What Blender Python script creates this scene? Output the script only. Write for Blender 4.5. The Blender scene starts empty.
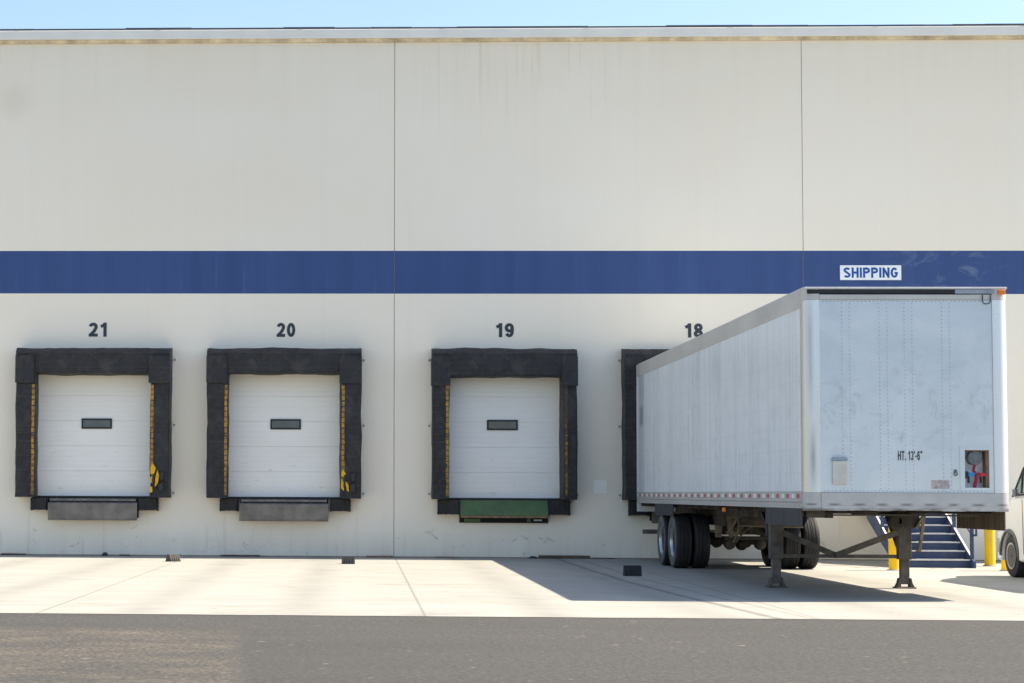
import bpy, bmesh, math, random
from mathutils import Vector, Matrix, noise
random.seed(7)
sc = bpy.context.scene
COL = sc.collection

# ------------------------------------------------------------------ camera
cam_d = bpy.data.cameras.new('camera'); cam = bpy.data.objects.new('camera', cam_d); COL.objects.link(cam)
YAW, PITCH, ROLL = 0.03986, 0.05332, 0.00494
cy, sy = math.cos(YAW), math.sin(YAW)
fw = Vector((-sy*math.cos(PITCH), cy*math.cos(PITCH), math.sin(PITCH)))
rt = Vector((cy, sy, 0)); up = rt.cross(fw)
r2 = rt*math.cos(ROLL)+up*math.sin(ROLL); u2 = -rt*math.sin(ROLL)+up*math.cos(ROLL)
M = Matrix((r2, u2, -fw)).transposed().to_4x4(); M.translation = Vector((0, -39.343, 1.347))
cam.matrix_world = M
cam_d.sensor_width = 36; cam_d.lens = 1854.98/1024*36
cam_d.shift_x = (512-287.95)/1024; cam_d.shift_y = (393.97-341.5)/1024
cam_d.clip_end = 3000
sc.camera = cam
sc.render.resolution_x = 1024; sc.render.resolution_y = 683

# ------------------------------------------------------------------ light
SUN = Vector((0.760, 0.117, 1.0)).normalized()
world = bpy.data.worlds.new('World'); sc.world = world; world.use_nodes = True
wt = world.node_tree; bg = wt.nodes['Background']
sky = wt.nodes.new('ShaderNodeTexSky'); sky.sky_type = 'NISHITA'; sky.sun_disc = False
sky.sun_elevation = math.asin(SUN.z); sky.sun_rotation = math.atan2(SUN.x, SUN.y)
sky.air_density = 1.0; sky.dust_density = 1.2; sky.ozone_density = 1.0
wt.links.new(sky.outputs[0], bg.inputs[0]); bg.inputs[1].default_value = 0.112
sd = bpy.data.lights.new('sun', 'SUN'); sd.energy = 4.6; sd.angle = math.radians(0.53); sd.color = (1, 0.905, 0.745)
so = bpy.data.objects.new('sun', sd); COL.objects.link(so); so.rotation_euler = SUN.to_track_quat('Z', 'Y').to_euler(); so.location = (30, 5, 40)
sc.view_settings.view_transform = 'Standard'; sc.view_settings.look = 'None'
sc.view_settings.gamma = 1; sc.view_settings.use_curve_mapping = False
sc.view_settings.exposure = 1.14

# ------------------------------------------------------------------ material helpers
class NT:
    def __init__(s, name, rough=0.6, metal=0.0, spec=None):
        s.m = bpy.data.materials.new(name); s.m.use_nodes = True; s.t = s.m.node_tree
        s.b = s.t.nodes['Principled BSDF']; s.b.inputs['Roughness'].default_value = rough; s.b.inputs['Metallic'].default_value = metal
        if spec is not None: s.b.inputs['Specular IOR Level'].default_value = spec
        tc = s.t.nodes.new('ShaderNodeTexCoord'); s.co = tc.outputs['Object']
        sp = s.t.nodes.new('ShaderNodeSeparateXYZ'); s.t.links.new(s.co, sp.inputs[0]); s.x, s.y, s.z = sp.outputs
    def _in(s, n, i, v):
        if isinstance(v, bpy.types.NodeSocket): s.t.links.new(v, n.inputs[i])
        else: n.inputs[i].default_value = v
    def math(s, op, a, b=0.0, c=0.0):
        n = s.t.nodes.new('ShaderNodeMath'); n.operation = op; s._in(n, 0, a); s._in(n, 1, b); s._in(n, 2, c); return n.outputs[0]
    def noise(s, scale=(1, 1, 1), detail=4, rough=0.55, sc_=1.0, off=(0, 0, 0), dist=0):
        mp = s.t.nodes.new('ShaderNodeMapping'); s.t.links.new(s.co, mp.inputs[0]); mp.inputs['Scale'].default_value = scale; mp.inputs['Location'].default_value = off
        n = s.t.nodes.new('ShaderNodeTexNoise'); s.t.links.new(mp.outputs[0], n.inputs['Vector'])
        n.inputs['Scale'].default_value = sc_; n.inputs['Detail'].default_value = detail; n.inputs['Roughness'].default_value = rough
        n.inputs['Distortion'].default_value = dist; return n.outputs['Fac']
    def ramp(s, f, a, b, lo=0.0, hi=1.0):     # smooth map a..b -> lo..hi
        n = s.t.nodes.new('ShaderNodeMapRange'); n.clamp = True; s._in(n, 0, f); n.inputs[1].default_value = a; n.inputs[2].default_value = b
        n.inputs[3].default_value = lo; n.inputs[4].default_value = hi; return n.outputs[0]
    def band(s, v, a, b, e=0.01):              # 1 inside a..b
        return s.math('MULTIPLY', s.ramp(v, a-e, a+e), s.ramp(v, b-e, b+e, 1, 0))
    def mul(s, a, b): return s.math('MULTIPLY', a, b)
    def mix(s, f, a, b, mode='MIX'):
        n = s.t.nodes.new('ShaderNodeMix'); n.data_type = 'RGBA'; n.blend_type = mode; s._in(n, 0, f)
        for i, v in ((6, a), (7, b)):
            if isinstance(v, bpy.types.NodeSocket): s.t.links.new(v, n.inputs[i])
            else: n.inputs[i].default_value = (*v, 1)
        return n.outputs[2]
    def color(s, c):
        if isinstance(c, bpy.types.NodeSocket): s.t.links.new(c, s.b.inputs['Base Color'])
        else: s.b.inputs['Base Color'].default_value = (*c, 1)
        return s
    def rough(s, r): s._in(s.b, s.b.inputs.find('Roughness'), r); return s
    def bump(s, h, dist=0.01, st=1.0):
        n = s.t.nodes.new('ShaderNodeBump'); n.inputs['Strength'].default_value = st; n.inputs['Distance'].default_value = dist
        s.t.links.new(h, n.inputs['Height']); s.t.links.new(n.outputs[0], s.b.inputs['Normal']); return s

def simple(name, c, rough=0.6, metal=0.0, var=0.25, scale=6, dirt=None, dirt_amt=0.5, bump=0.0, spec=None):
    n = NT(name, rough, metal, spec)
    f = n.noise(sc_=scale, detail=5)
    dark = tuple(v*(1-var) for v in c); lite = tuple(min(1, v*(1+var)) for v in c)
    col = n.mix(n.ramp(f, 0.3, 0.7), dark, lite)
    if dirt:
        g = n.noise(sc_=scale*0.45, detail=6, rough=0.65, off=(3, 8, 1))
        col = n.mix(n.ramp(g, 0.5, 0.68, 0, dirt_amt), col, dirt)
    n.color(col)
    if bump: n.bump(f, bump)
    return n.m

# painted tilt-up concrete with the blue band
def wall_material():
    n = NT('painted_concrete_wall', 0.75)
    streak = n.noise(scale=(3.2, 1, 0.10), detail=5, rough=0.6)
    fine = n.noise(scale=(9, 1, 0.22), detail=4, rough=0.6, off=(5, 0, 2))
    broad = n.noise(scale=(0.25, 1, 0.35), detail=3)
    grain = n.noise(sc_=30, detail=3)
    c = n.mix(n.ramp(broad, 0.3, 0.7), (0.93, 0.828, 0.67), (0.95, 0.868, 0.73))
    c = n.mix(n.ramp(streak, 0.54, 0.74, 0, 0.11), c, (0.72, 0.66, 0.54))
    c = n.mix(n.ramp(fine, 0.60, 0.75, 0, 0.07), c, (0.68, 0.63, 0.53))
    c = n.mix(n.ramp(grain, 0.3, 0.75, 0, 0.08), c, (0.5, 0.5, 0.48))
    # water stain under the cap: warm and streaky, fading downwards
    st = n.mul(n.ramp(n.z, 9.2, 11.0), n.ramp(streak, 0.35, 0.6, 0.20, 0.32))
    c = n.mix(st, c, (0.78, 0.67, 0.46))
    run = n.mul(n.ramp(fine, 0.56, 0.66), n.mul(n.ramp(n.z, 8.6, 11.0), n.band(n.x, 0.9, 5.6, 1.2)))
    c = n.mix(n.mul(run, 0.38), c, (0.68, 0.56, 0.36))
    # patch repair at far left
    dx = n.math('SUBTRACT', n.x, -7.5); dz = n.math('SUBTRACT', n.z, 9.78)
    r = n.math('SQRT', n.math('ADD', n.mul(dx, dx), n.mul(dz, n.mul(dz, 0.8))))
    c = n.mix(n.mul(n.ramp(n.math('ADD', r, n.mul(broad, 0.3)), 0.30, 0.62, 1, 0), 0.35), c, (0.74, 0.66, 0.50))
    # grime and scuffs near the ground
    sp = n.noise(scale=(2.2, 1, 3.5), detail=9, rough=0.75, off=(1, 0, 4), dist=0.6)
    low = n.ramp(n.z, 0.1, 1.2, 1, 0)
    c = n.mix(n.mul(n.ramp(sp, 0.60, 0.68), n.mul(low, 0.75)), c, (0.22, 0.21, 0.19))
    rust = n.noise(scale=(5, 1, 0.5), detail=5, off=(9, 0, 1))
    c = n.mix(n.mul(n.ramp(rust, 0.60, 0.70), n.mul(n.ramp(n.z, 0.2, 1.3, 1, 0), 0.35)), c, (0.5, 0.36, 0.2))
    c = n.mix(n.mul(n.ramp(n.z, 0.0, 0.6, 1, 0), n.ramp(streak, 0.3, 0.7, 0.05, 0.35)), c, (0.45, 0.43, 0.38))
    # hairline cracks in the lower left
    v = n.t.nodes.new('ShaderNodeTexVoronoi'); v.feature = 'DISTANCE_TO_EDGE'; v.inputs['Scale'].default_value = 1.1; n.t.links.new(n.co, v.inputs['Vector'])
    vz = n.ramp(v.outputs['Distance'], 0.003, 0.010, 1, 0)
    c = n.mix(n.mul(vz, n.mul(n.ramp(n.z, 0.5, 0.75, 1, 0), n.mul(n.band(n.x, -3.6, -1.6, 0.3), 0.17))), c, (0.2, 0.2, 0.19))
    # stripe
    fade = n.noise(scale=(2.4, 1, 0.12), detail=6, rough=0.6, off=(2, 0, 0))
    b = n.mix(n.ramp(fade, 0.35, 0.68), (0.031, 0.070, 0.205), (0.041, 0.086, 0.235))
    sc1 = n.noise(scale=(5.0, 1, 0.3), detail=5, off=(7, 0, 0))
    b = n.mix(n.ramp(sc1, 0.62, 0.76, 0, 0.18), b, (0.16, 0.23, 0.40))
    chalk = n.noise(scale=(1.3, 1, 2.0), detail=8, rough=0.7, dist=1.2)
    b = n.mix(n.mul(n.ramp(chalk, 0.52, 0.66), n.mul(n.band(n.x, 11.3, 13.2, 0.4), 0.35)), b, (0.3, 0.36, 0.46))
    c = n.mix(n.band(n.z, 5.591, 6.508, 0.003), c, b)
    n.color(c); n.bump(grain, 0.004, 0.5)
    return n.m
WALL = wall_material()

def concrete_material():
    n = NT('apron_concrete', 0.85)
    a = n.noise(scale=(0.35, 0.8, 1), detail=7, rough=0.62); g = n.noise(sc_=60, detail=3)
    h = n.noise(scale=(0.5, 3.5, 1), detail=5, off=(4, 1, 0))
    c = n.mix(n.ramp(a, 0.3, 0.7), (0.300, 0.290, 0.254), (0.362, 0.350, 0.311))
    c = n.mix(n.ramp(h, 0.48, 0.68, 0, 0.45), c, (0.235, 0.22, 0.19))
    c = n.mix(n.ramp(g, 0.35, 0.75, 0, 0.18), c, (0.36, 0.34, 0.31))
    # rust and oil spots
    s1 = n.noise(scale=(0.8, 0.9, 1), detail=4, off=(11, 3, 0)); c = n.mix(n.ramp(s1, 0.66, 0.74, 0, 0.6), c, (0.33, 0.21, 0.11))
    s2 = n.noise(scale=(0.6, 0.5, 1), detail=6, off=(1, 9, 0), rough=0.65); c = n.mix(n.ramp(s2, 0.57, 0.70, 0, 0.5), c, (0.19, 0.18, 0.16))
    sp = n.noise(sc_=5.5, detail=2, off=(2, 2, 2)); c = n.mix(n.ramp(sp, 0.70, 0.74, 0, 0.7), c, (0.12, 0.11, 0.10))
    # darker wheel paths in front of each dock
    for cx in (-5.65, -1.62, 3.0, 7.0):
        for s in (-0.9, 0.9):
            d = n.math('ABSOLUTE', n.math('SUBTRACT', n.x, cx+s))
            c = n.mix(n.mul(n.ramp(d, 0.05, 0.45, 1, 0), n.ramp(a, 0.35, 0.62, 0.05, 0.42)), c, (0.16, 0.15, 0.135))
    # curved tyre marks swinging out of dock 18 : x = x0 + k*(y+9)^2 ...
    wob = n.mul(n.math('SUBTRACT', n.noise(scale=(0.1, 0.5, 1), detail=2), 0.5), 0.12)
    for x0, k, w, al in ((4.08, 0.003, 0.055, 0.75), (4.50, 0.0028, 0.035, 0.4)):
        t = n.math('MINIMUM', n.math('ADD', n.y, 6.0), 0.0); q = n.math('ADD', n.mul(n.mul(t, t), k), wob)
        d = n.math('ABSOLUTE', n.math('SUBTRACT', n.math('SUBTRACT', n.x, x0), q))
        c = n.mix(n.mul(n.mul(n.ramp(d, w*0.5, w*1.6, 1, 0), n.ramp(h, 0.3, 0.6, 0.4, 1)), al), c, (0.10, 0.095, 0.09))
    # sawn joints every half wall panel and one across
    t = n.math('ABSOLUTE', n.math('SUBTRACT', n.math('MODULO', n.math('ADD', n.x, 100*4.3087-0.703+2.154), 4.3087), 2.154))
    c = n.mix(n.ramp(t, 0.010, 0.022, 0.5, 0), c, (0.13, 0.115, 0.095))
    t = n.math('ABSOLUTE', n.math('ADD', n.y, 6.3)); c = n.mix(n.ramp(t, 0.012, 0.03, 0.3, 0), c, (0.2, 0.18, 0.15))
    c = n.mix(n.ramp(n.y, -18.3, -18.78, 0, 0.12), c, (0.3, 0.28, 0.25))
    n.color(c); n.bump(g, 0.003, 0.6); return n.m

def asphalt_material():
    n = NT('worn_asphalt', 0.9)
    g = n.noise(sc_=20, detail=6, rough=0.85); a = n.noise(scale=(0.25, 0.9, 1), detail=6, rough=0.6); b = n.noise(scale=(0.7, 1.2, 1), detail=10, rough=0.8, off=(3, 3, 3))
    c = n.mix(n.ramp(a, 0.3, 0.7), (0.039, 0.036, 0.0315), (0.053, 0.049, 0.043))
    c = n.mix(n.ramp(g, 0.50, 0.60, 0, 0.6), c, (0.112, 0.104, 0.092))
    c = n.mix(n.ramp(g, 0.40, 0.48, 0.65, 0), c, (0.022, 0.021, 0.020))
    # older, sandier lane on the left with a straight seam
    edge = n.math('ADD', n.math('ADD', n.x, n.mul(n.y, 0.066)), 2.58)
    m = n.mul(n.ramp(edge, -0.12, 0.10, 1, 0), n.ramp(n.y, -20.6, -21.4, 0, 1))
    c = n.mix(n.mul(m, n.mul(n.ramp(b, 0.44, 0.68, 0.08, 0.8), n.ramp(g, 0.42, 0.56, 0.05, 0.95))), c, (0.20, 0.165, 0.115))
    m2 = n.mul(n.ramp(edge, -0.04, 0.04), n.mul(n.ramp(n.y, -21.0, -22.5), n.ramp(n.x, 0.2, 2.2, 1, 0)))
    c = n.mix(n.mul(m2, 0.25), c, (0.045, 0.042, 0.038))
    sp = n.noise(sc_=6, detail=2, off=(7, 1, 0)); c = n.mix(n.ramp(sp, 0.70, 0.73, 0, 0.7), c, (0.21, 0.18, 0.135))
    n.color(c); n.bump(g, 0.008, 0.8); return n.m

def aluminium_side():
    n = NT('weathered_white_side_sheet', 0.26, 0.04)
    s = n.noise(scale=(1, 5.5, 0.10), detail=6, rough=0.65); s2 = n.noise(scale=(1, 1.1, 0.08), detail=3, off=(4, 0, 0)); f = n.noise(sc_=3, detail=6)
    c = n.mix(n.ramp(s, 0.36, 0.66), (0.70, 0.76, 0.79), (0.90, 0.915, 0.92))
    c = n.mix(n.ramp(s2, 0.45, 0.7, 0, 0.6), c, (0.80, 0.82, 0.83))
    c = n.mix(n.ramp(f, 0.5, 0.75, 0, 0.25), c, (0.45, 0.46, 0.47))
    seam = n.math('ABSOLUTE', n.math('SUBTRACT', n.math('MODULO', n.math('ADD', n.y, 40.0), 1.219), 0.61))
    c = n.mix(n.ramp(seam, 0.004, 0.014, 0.45, 0), c, (0.35, 0.38, 0.41))
    row = n.math('ABSOLUTE', n.math('SUBTRACT', n.math('MODULO', n.z, 0.30), 0.15)); c = n.mix(n.ramp(row, 0.003, 0.010, 0.12, 0), c, (0.4, 0.43, 0.46))
    # grey scuffed sheet by the rear corner
    c = n.mix(n.mul(n.band(n.y, -0.95, -0.3, 0.03), n.ramp(n.z, 3.0, 3.4, 0.2, 0.5)), c, (0.33, 0.36, 0.40))
    c = n.mix(n.mul(n.band(n.y, -0.85, -0.35, 0.05), n.mul(n.band(n.z, 2.75, 3.15, 0.05), 0.6)), c, (0.2, 0.21, 0.22))
    n.color(c); n.rough(n.ramp(s2, 0.3, 0.7, 0.22, 0.42)); n.bump(s, 0.003, 0.25); return n.m

def aluminium_front():
    n = NT('weathered_front_sheet', 0.36, 0.32)
    a = n.noise(scale=(1.2, 1, 1.2), detail=8, rough=0.68, dist=0.7); b = n.noise(scale=(3.5, 1, 0.22), detail=4); d = n.noise(scale=(3.5, 1, 3.5), detail=9, rough=0.75, dist=1.0, off=(2, 0, 5))
    c = n.mix(n.ramp(a, 0.32, 0.68), (0.58, 0.635, 0.665), (0.75, 0.785, 0.80))
    c = n.mix(n.ramp(b, 0.5, 0.72, 0, 0.3), c, (0.66, 0.70, 0.725))
    band = n.mul(n.band(n.z, 2.0, 3.0, 0.5), n.ramp(d, 0.50, 0.66, 0, 0.5)); c = n.mix(band, c, (0.36, 0.385, 0.41))
    c = n.mix(n.mul(n.ramp(n.z, 2.1, 1.35), n.ramp(d, 0.3, 0.7, 0.2, 0.8)), c, (0.66, 0.70, 0.73))
    c = n.mix(n.mul(n.ramp(d, 0.63, 0.70), 0.3), c, (0.32, 0.30, 0.27))
    n.color(c); n.rough(n.ramp(a, 0.3, 0.7, 0.3, 0.5)); n.bump(a, 0.006, 0.4); return n.m

def post_material():
    n = NT('polished_corner_sheet', 0.25, 0.55)
    s = n.noise(scale=(2, 2, 0.35), detail=4, rough=0.5); s2 = n.noise(scale=(6, 6, 0.15), detail=3, off=(3, 1, 0))
    c = n.mix(n.ramp(s, 0.35, 0.65), (0.70, 0.71, 0.73), (0.84, 0.85, 0.86))
    edge = n.ramp(n.x, 0.03, 0.10, 0.75, 0)                      # the weathered outer half of the left post
    c = n.mix(n.mul(edge, n.ramp(s2, 0.3, 0.6, 0.45, 0.9)), c, (0.60, 0.51, 0.42))
    c = n.mix(n.mul(n.band(n.x, 0.09, 0.14, 0.03), n.mul(n.band(n.z, 1.55, 2.1, 0.25), 0.7)), c, (0.20, 0.20, 0.22))
    c = n.mix(n.mul(n.band(n.x, 0.06, 0.12, 0.03), n.mul(n.band(n.z, 2.6, 3.8, 0.3), n.ramp(s2, 0.4, 0.6, 0.1, 0.5))), c, (0.32, 0.33, 0.36))
    n.color(c); n.rough(n.ramp(s, 0.3, 0.7, 0.2, 0.4)); return n.m

def rail_material(name, c0, c1, ticks=False, smears=False):
    n = NT(name, 0.5, 0.25); a = n.noise(scale=(2, 0.6, 2), detail=6, rough=0.65)
    c = n.mix(n.ramp(a, 0.3, 0.7), c0, c1)
    if ticks:
        t = n.math('MODULO', n.math('ADD', n.y, 60.0), 0.152)
        m = n.mul(n.band(t, 0.06, 0.085, 0.006), n.band(n.z, 1.195, 1.235, 0.006)); c = n.mix(n.mul(m, 0.6), c, (0.12, 0.11, 0.10))
        c = n.mix(n.mul(n.band(n.z, 1.245, 1.262, 0.004), 0.35), c, (0.25, 0.23, 0.2))
    if smears:
        t = n.math('ABSOLUTE', n.math('SUBTRACT', n.math('MODULO', n.math('ADD', n.x, n.mul(a, 0.15)), 0.305), 0.15))
        m = n.mul(n.ramp(t, 0.03, 0.10, 1, 0), n.band(n.z, 1.222, 1.248, 0.012)); c = n.mix(n.mul(m, 0.75), c, (0.10, 0.09, 0.08))
        g = n.noise(scale=(1.5, 1, 6), detail=8, rough=0.7); c = n.mix(n.mul(n.ramp(n.z, 1.22, 1.16), n.ramp(g, 0.42, 0.56)), c, (0.12, 0.10, 0.08))
    n.color(c); return n.m

def tape_material():
    n = NT('reflective_tape', 0.35)
    f = n.math('MODULO', n.math('ADD', n.y, 60.0), 0.60); w = n.noise(sc_=4, detail=3)
    c = n.mix(n.band(f, 0.03, 0.20, 0.004), (0.50, 0.50, 0.48), n.mix(w, (0.36, 0.02, 0.02), (0.55, 0.10, 0.08)))
    c = n.mix(n.band(f, 0.33, 0.47, 0.004), c, (0.85, 0.87, 0.88)); n.color(c); return n.m

def seal_material():
    n = NT('dock_seal_fabric', 0.55); a = n.noise(scale=(2.5, 2.5, 2.0), detail=7, rough=0.68); b = n.noise(scale=(14, 14, 2), detail=4); 
    e = n.noise(scale=(3, 3, 3), detail=8, rough=0.75, off=(4, 5, 6), dist=1.4)
    c = n.mix(n.ramp(a, 0.3, 0.7), (0.012, 0.012, 0.014), (0.030, 0.029, 0.031))
    c = n.mix(n.ramp(e, 0.50, 0.66, 0, 0.6), c, (0.075, 0.066, 0.055))
    c = n.mix(n.ramp(b, 0.6, 0.72, 0, 0.3), c, (0.055, 0.052, 0.05))
    pl = n.math('MODULO', n.math('ADD', n.math('ADD', n.z, 5.0), n.mul(a, 0.10)), 0.31); c = n.mix(n.ramp(pl, 0.0, 0.02, 0.22, 0), c, (0.006, 0.006, 0.007)); c = n.mix(n.band(pl, 0.025, 0.05, 0.01), c, n.mix(0.09, c, (0.15, 0.14, 0.13)))
    n.color(c); n.bump(n.math('ADD', n.math('ADD', a, n.mul(e, 0.6)), n.mul(n.ramp(pl, 0, 0.05), 0.06)), 0.11, 1.0); return n.m

def door_material():
    n = NT('white_door_paint', 0.5); a = n.noise(scale=(0.6, 1, 1.2), detail=6, rough=0.65); d = n.noise(scale=(3, 1, 9), detail=6, rough=0.7)
    c = n.mix(n.ramp(a, 0.3, 0.7), (0.835, 0.81, 0.755), (0.89, 0.87, 0.825))
    c = n.mix(n.mul(n.ramp(d, 0.60, 0.72), n.ramp(n.z, 1.3, 2.6, 0.55, 0.05)), c, (0.35, 0.28, 0.25))
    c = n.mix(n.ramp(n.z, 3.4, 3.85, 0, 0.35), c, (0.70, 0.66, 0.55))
    n.color(c); return n.m

M_ = dict(
    concrete=concrete_material(), asphalt=asphalt_material(), side=aluminium_side(), front=aluminium_front(), post=post_material(),
    rail=rail_material('side_rail_grey', (0.44, 0.43, 0.41), (0.58, 0.57, 0.55), ticks=True),
    toprail=rail_material('top_rail_grey', (0.54, 0.51, 0.46), (0.68, 0.65, 0.60)),
    bumperrail=rail_material('front_rail_smeared', (0.42, 0.415, 0.41), (0.56, 0.55, 0.54), smears=True),
    tape=tape_material(), seal=seal_material(), door=door_material(),
    sealant=simple('joint_sealant', (0.30, 0.24, 0.17), 0.9),
    capm=simple('roof_cap_paint', (0.84, 0.81, 0.73), 0.6, var=0.06, scale=1.5),
    flash=simple('stained_flashing', (0.80, 0.60, 0.36), 0.8, var=0.35, scale=3, dirt=(0.12, 0.06, 0.02), dirt_amt=0.6),
    membrane=simple('roof_edge_dark', (0.07, 0.085, 0.10), 0.7, scale=2, dirt=(0.16, 0.08, 0.06)),
    numeral=simple('numeral_paint', (0.035, 0.045, 0.055), 0.6, var=0.2, scale=12),
    signwhite=simple('sign_white', (0.90, 0.92, 0.92), 0.5, var=0.04), signblue=simple('sign_blue', (0.006, 0.075, 0.33), 0.5, var=0.1),
    yellow=simple('yellow_strip', (0.62, 0.30, 0.03), 0.6, var=0.3, scale=5, dirt=(0.12, 0.08, 0.04), dirt_amt=0.75),
    foam=simple('exposed_yellow_foam', (0.75, 0.42, 0.02), 0.9, var=0.15, scale=20),
    rubber=simple('black_rubber', (0.022, 0.022, 0.024), 0.7, var=0.35, scale=8, dirt=(0.10, 0.085, 0.07), dirt_amt=0.35, bump=0.004),
    tyre=simple('tyre_rubber', (0.017, 0.017, 0.019), 0.75, var=0.3, scale=5, dirt=(0.05, 0.045, 0.04), dirt_amt=0.35),
    lipgrey=simple('worn_steel_lip', (0.20, 0.18, 0.155), 0.6, 0.4, var=0.3, scale=4, dirt=(0.12, 0.10, 0.09), dirt_amt=0.5),
    lipgreen=simple('green_steel_lip', (0.075, 0.14, 0.05), 0.6, 0.1, var=0.2, scale=3, dirt=(0.14, 0.13, 0.09), dirt_amt=0.45),
    rust=simple('rusty_steel', (0.24, 0.14, 0.08), 0.85, var=0.4, scale=8, dirt=(0.08, 0.05, 0.03)),
    black=simple('black_steel', (0.02, 0.021, 0.025), 0.7, var=0.3), pit=simple('pit_dark', (0.015, 0.015, 0.016), 0.9),
    galv=simple('galvanised_steel', (0.35, 0.38, 0.42), 0.5, 0.5, var=0.2),
    glass=simple('dark_door_glass', (0.05, 0.07, 0.085), 0.12, 0.0, var=0.3, scale=3, spec=0.8),
    grime=simple('grimy_undercarriage', (0.05, 0.041, 0.032), 0.85, var=0.45, scale=5, dirt=(0.17, 0.13, 0.09), dirt_amt=0.6),
    grimelite=simple('dusty_tan_steel', (0.22, 0.175, 0.125), 0.85, var=0.35, scale=6, dirt=(0.08, 0.06, 0.045)),
    leg=simple('landing_leg_steel', (0.10, 0.088, 0.078), 0.75, var=0.4, scale=6, dirt=(0.22, 0.18, 0.14), dirt_amt=0.5),
    sidewall=simple('dusty_sidewall', (0.13, 0.125, 0.118), 0.85, var=0.25, scale=5, dirt=(0.05, 0.048, 0.045)), plate=simple('pale_plate', (0.95, 0.92, 0.84), 0.5, var=0.04),
    bumpgrey=simple('van_bumper_grey', (0.36, 0.36, 0.35), 0.5, var=0.1), vrim=simple('van_rim_dark', (0.10, 0.10, 0.10), 0.5, 0.3),
    rivet=simple('dull_rivet', (0.50, 0.54, 0.57), 0.5, 0.3),
    skirt=None, rim=simple('aluminium_rim', (0.50, 0.52, 0.54), 0.35, 0.7, var=0.25, scale=5), hose=simple('dusty_hose', (0.17, 0.135, 0.095), 0.8),
    white=simple('light_grey_paint', (0.62, 0.62, 0.60), 0.5, var=0.08, scale=3), boxwhite=simple('recess_liner', (0.82, 0.83, 0.84), 0.6, var=0.2),
    tan=simple('document_box', (0.58, 0.56, 0.50), 0.5, var=0.12, scale=8), steelblue=simple('blue_grey_lid', (0.28, 0.36, 0.44), 0.5, var=0.1),
    red=simple('red_gladhand', (0.50, 0.02, 0.03), 0.5, var=0.25, scale=20), hosered=simple('dark_red_hose', (0.28, 0.01, 0.04), 0.6, var=0.25, scale=20),
    blue=simple('blue_gladhand', (0.03, 0.22, 0.50), 0.5, var=0.2, scale=20), socket=simple('socket_grey', (0.13, 0.15, 0.16), 0.6, var=0.4, scale=30),
    brown=simple('rust_brown_edge', (0.22, 0.14, 0.08), 0.8, var=0.3, scale=10), sticker=simple('faded_sticker', (0.42, 0.37, 0.37), 0.6, var=0.35, scale=25),
    green=simple('green_sticker', (0.03, 0.30, 0.18), 0.6, var=0.1),
    bollard=simple('bollard_yellow', (0.90, 0.55, 0.005), 0.45, var=0.06, scale=3, dirt=(0.45, 0.32, 0.05), dirt_amt=0.35),
    stairblue=simple('stair_blue_paint', (0.026, 0.048, 0.115), 0.5, var=0.2, scale=4, dirt=(0.10, 0.12, 0.18), dirt_amt=0.35),
    nosing=simple('worn_nosing_lit_edge', (0.62, 0.62, 0.60), 0.6, var=0.1, scale=8),
    wood=simple('dark_board', (0.11, 0.075, 0.055), 0.9, var=0.3, scale=6, dirt=(0.05, 0.04, 0.035)),
    chockgrey=simple('dusty_chock', (0.085, 0.077, 0.066), 0.9, var=0.3, scale=10), chockblack=simple('black_chock', (0.022, 0.023, 0.027), 0.8, var=0.3, scale=10),
    vanpaint=simple('van_white_paint', (0.78, 0.78, 0.76), 0.28, 0.0, var=0.03, scale=1.5), vantrim=simple('van_grey_trim', (0.12, 0.12, 0.12), 0.6, var=0.15),
    yellowpatch=simple('pale_yellow_patch', (0.86, 0.78, 0.52), 0.5, var=0.08), gdoor=simple('grey_steel_door', (0.42, 0.44, 0.45), 0.5, var=0.06),
    head=simple('headlight_lens', (0.75, 0.76, 0.78), 0.1, 0.0, var=0.1, spec=1.0),
)
def ridged(name, c, axis):
    n = NT(name, 0.7); s = n.noise(scale=(30, 30, 0.6) if axis == 'y' else (30, 30, 0.6), detail=2); g = n.noise(sc_=3, detail=5)
    col = n.mix(n.ramp(s, 0.35, 0.65), tuple(v*0.55 for v in c), tuple(v*1.5 for v in c)); n.color(n.mix(n.ramp(g, 0.5, 0.7, 0, 0.3), col, tuple(v*0.6 for v in c))); return n.m
M_['skirt'] = ridged('ribbed_black_panel', (0.035, 0.037, 0.043), 'y'); M_['skirtb'] = ridged('ribbed_backlit_panel', (0.10, 0.075, 0.045), 'y')  # second panel is a browner copy, light from behind painted into its colour
def stripe_mat(name, lo):
    n = NT(name, 0.7); a = n.noise(scale=(1, 1, 9), detail=4); b = n.noise(scale=(30, 1, 5), detail=4, off=(3, 1, 2))
    zz = n.math('MODULO', n.math('ADD', n.z, n.mul(a, 0.07)), 0.115)
    c = n.mix(n.ramp(b, 0.35, 0.65), (0.28, 0.13, 0.02), (0.52, 0.27, 0.03))
    c = n.mix(n.ramp(zz, 0.022, 0.034, 0.85, 0), c, (0.05, 0.035, 0.025)); c = n.mix(n.ramp(a, lo, lo+0.1), c, (0.08, 0.05, 0.03)); c = n.mix(n.ramp(n.z, 0.9, 0.2, 0, 0.45), c, (0.12, 0.075, 0.04))
    n.color(c); return n.m
M_['stripey'] = stripe_mat('worn_yellow_guide', 0.58); M_['stripeyworn'] = stripe_mat('very_worn_yellow_guide', 0.40)
def amber():
    n = NT('amber_marker_lens', 0.25); n.color((0.9, 0.22, 0.01)); return n.m
M_['amber'] = amber()
def van_glass():
    n = NT('van_window_glass', 0.08, 0.0, 0.9); g = n.noise(sc_=1.5); n.color(n.mix(g, (0.09, 0.15, 0.13), (0.22, 0.30, 0.27))); return n.m
M_['vglass'] = van_glass()

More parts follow.
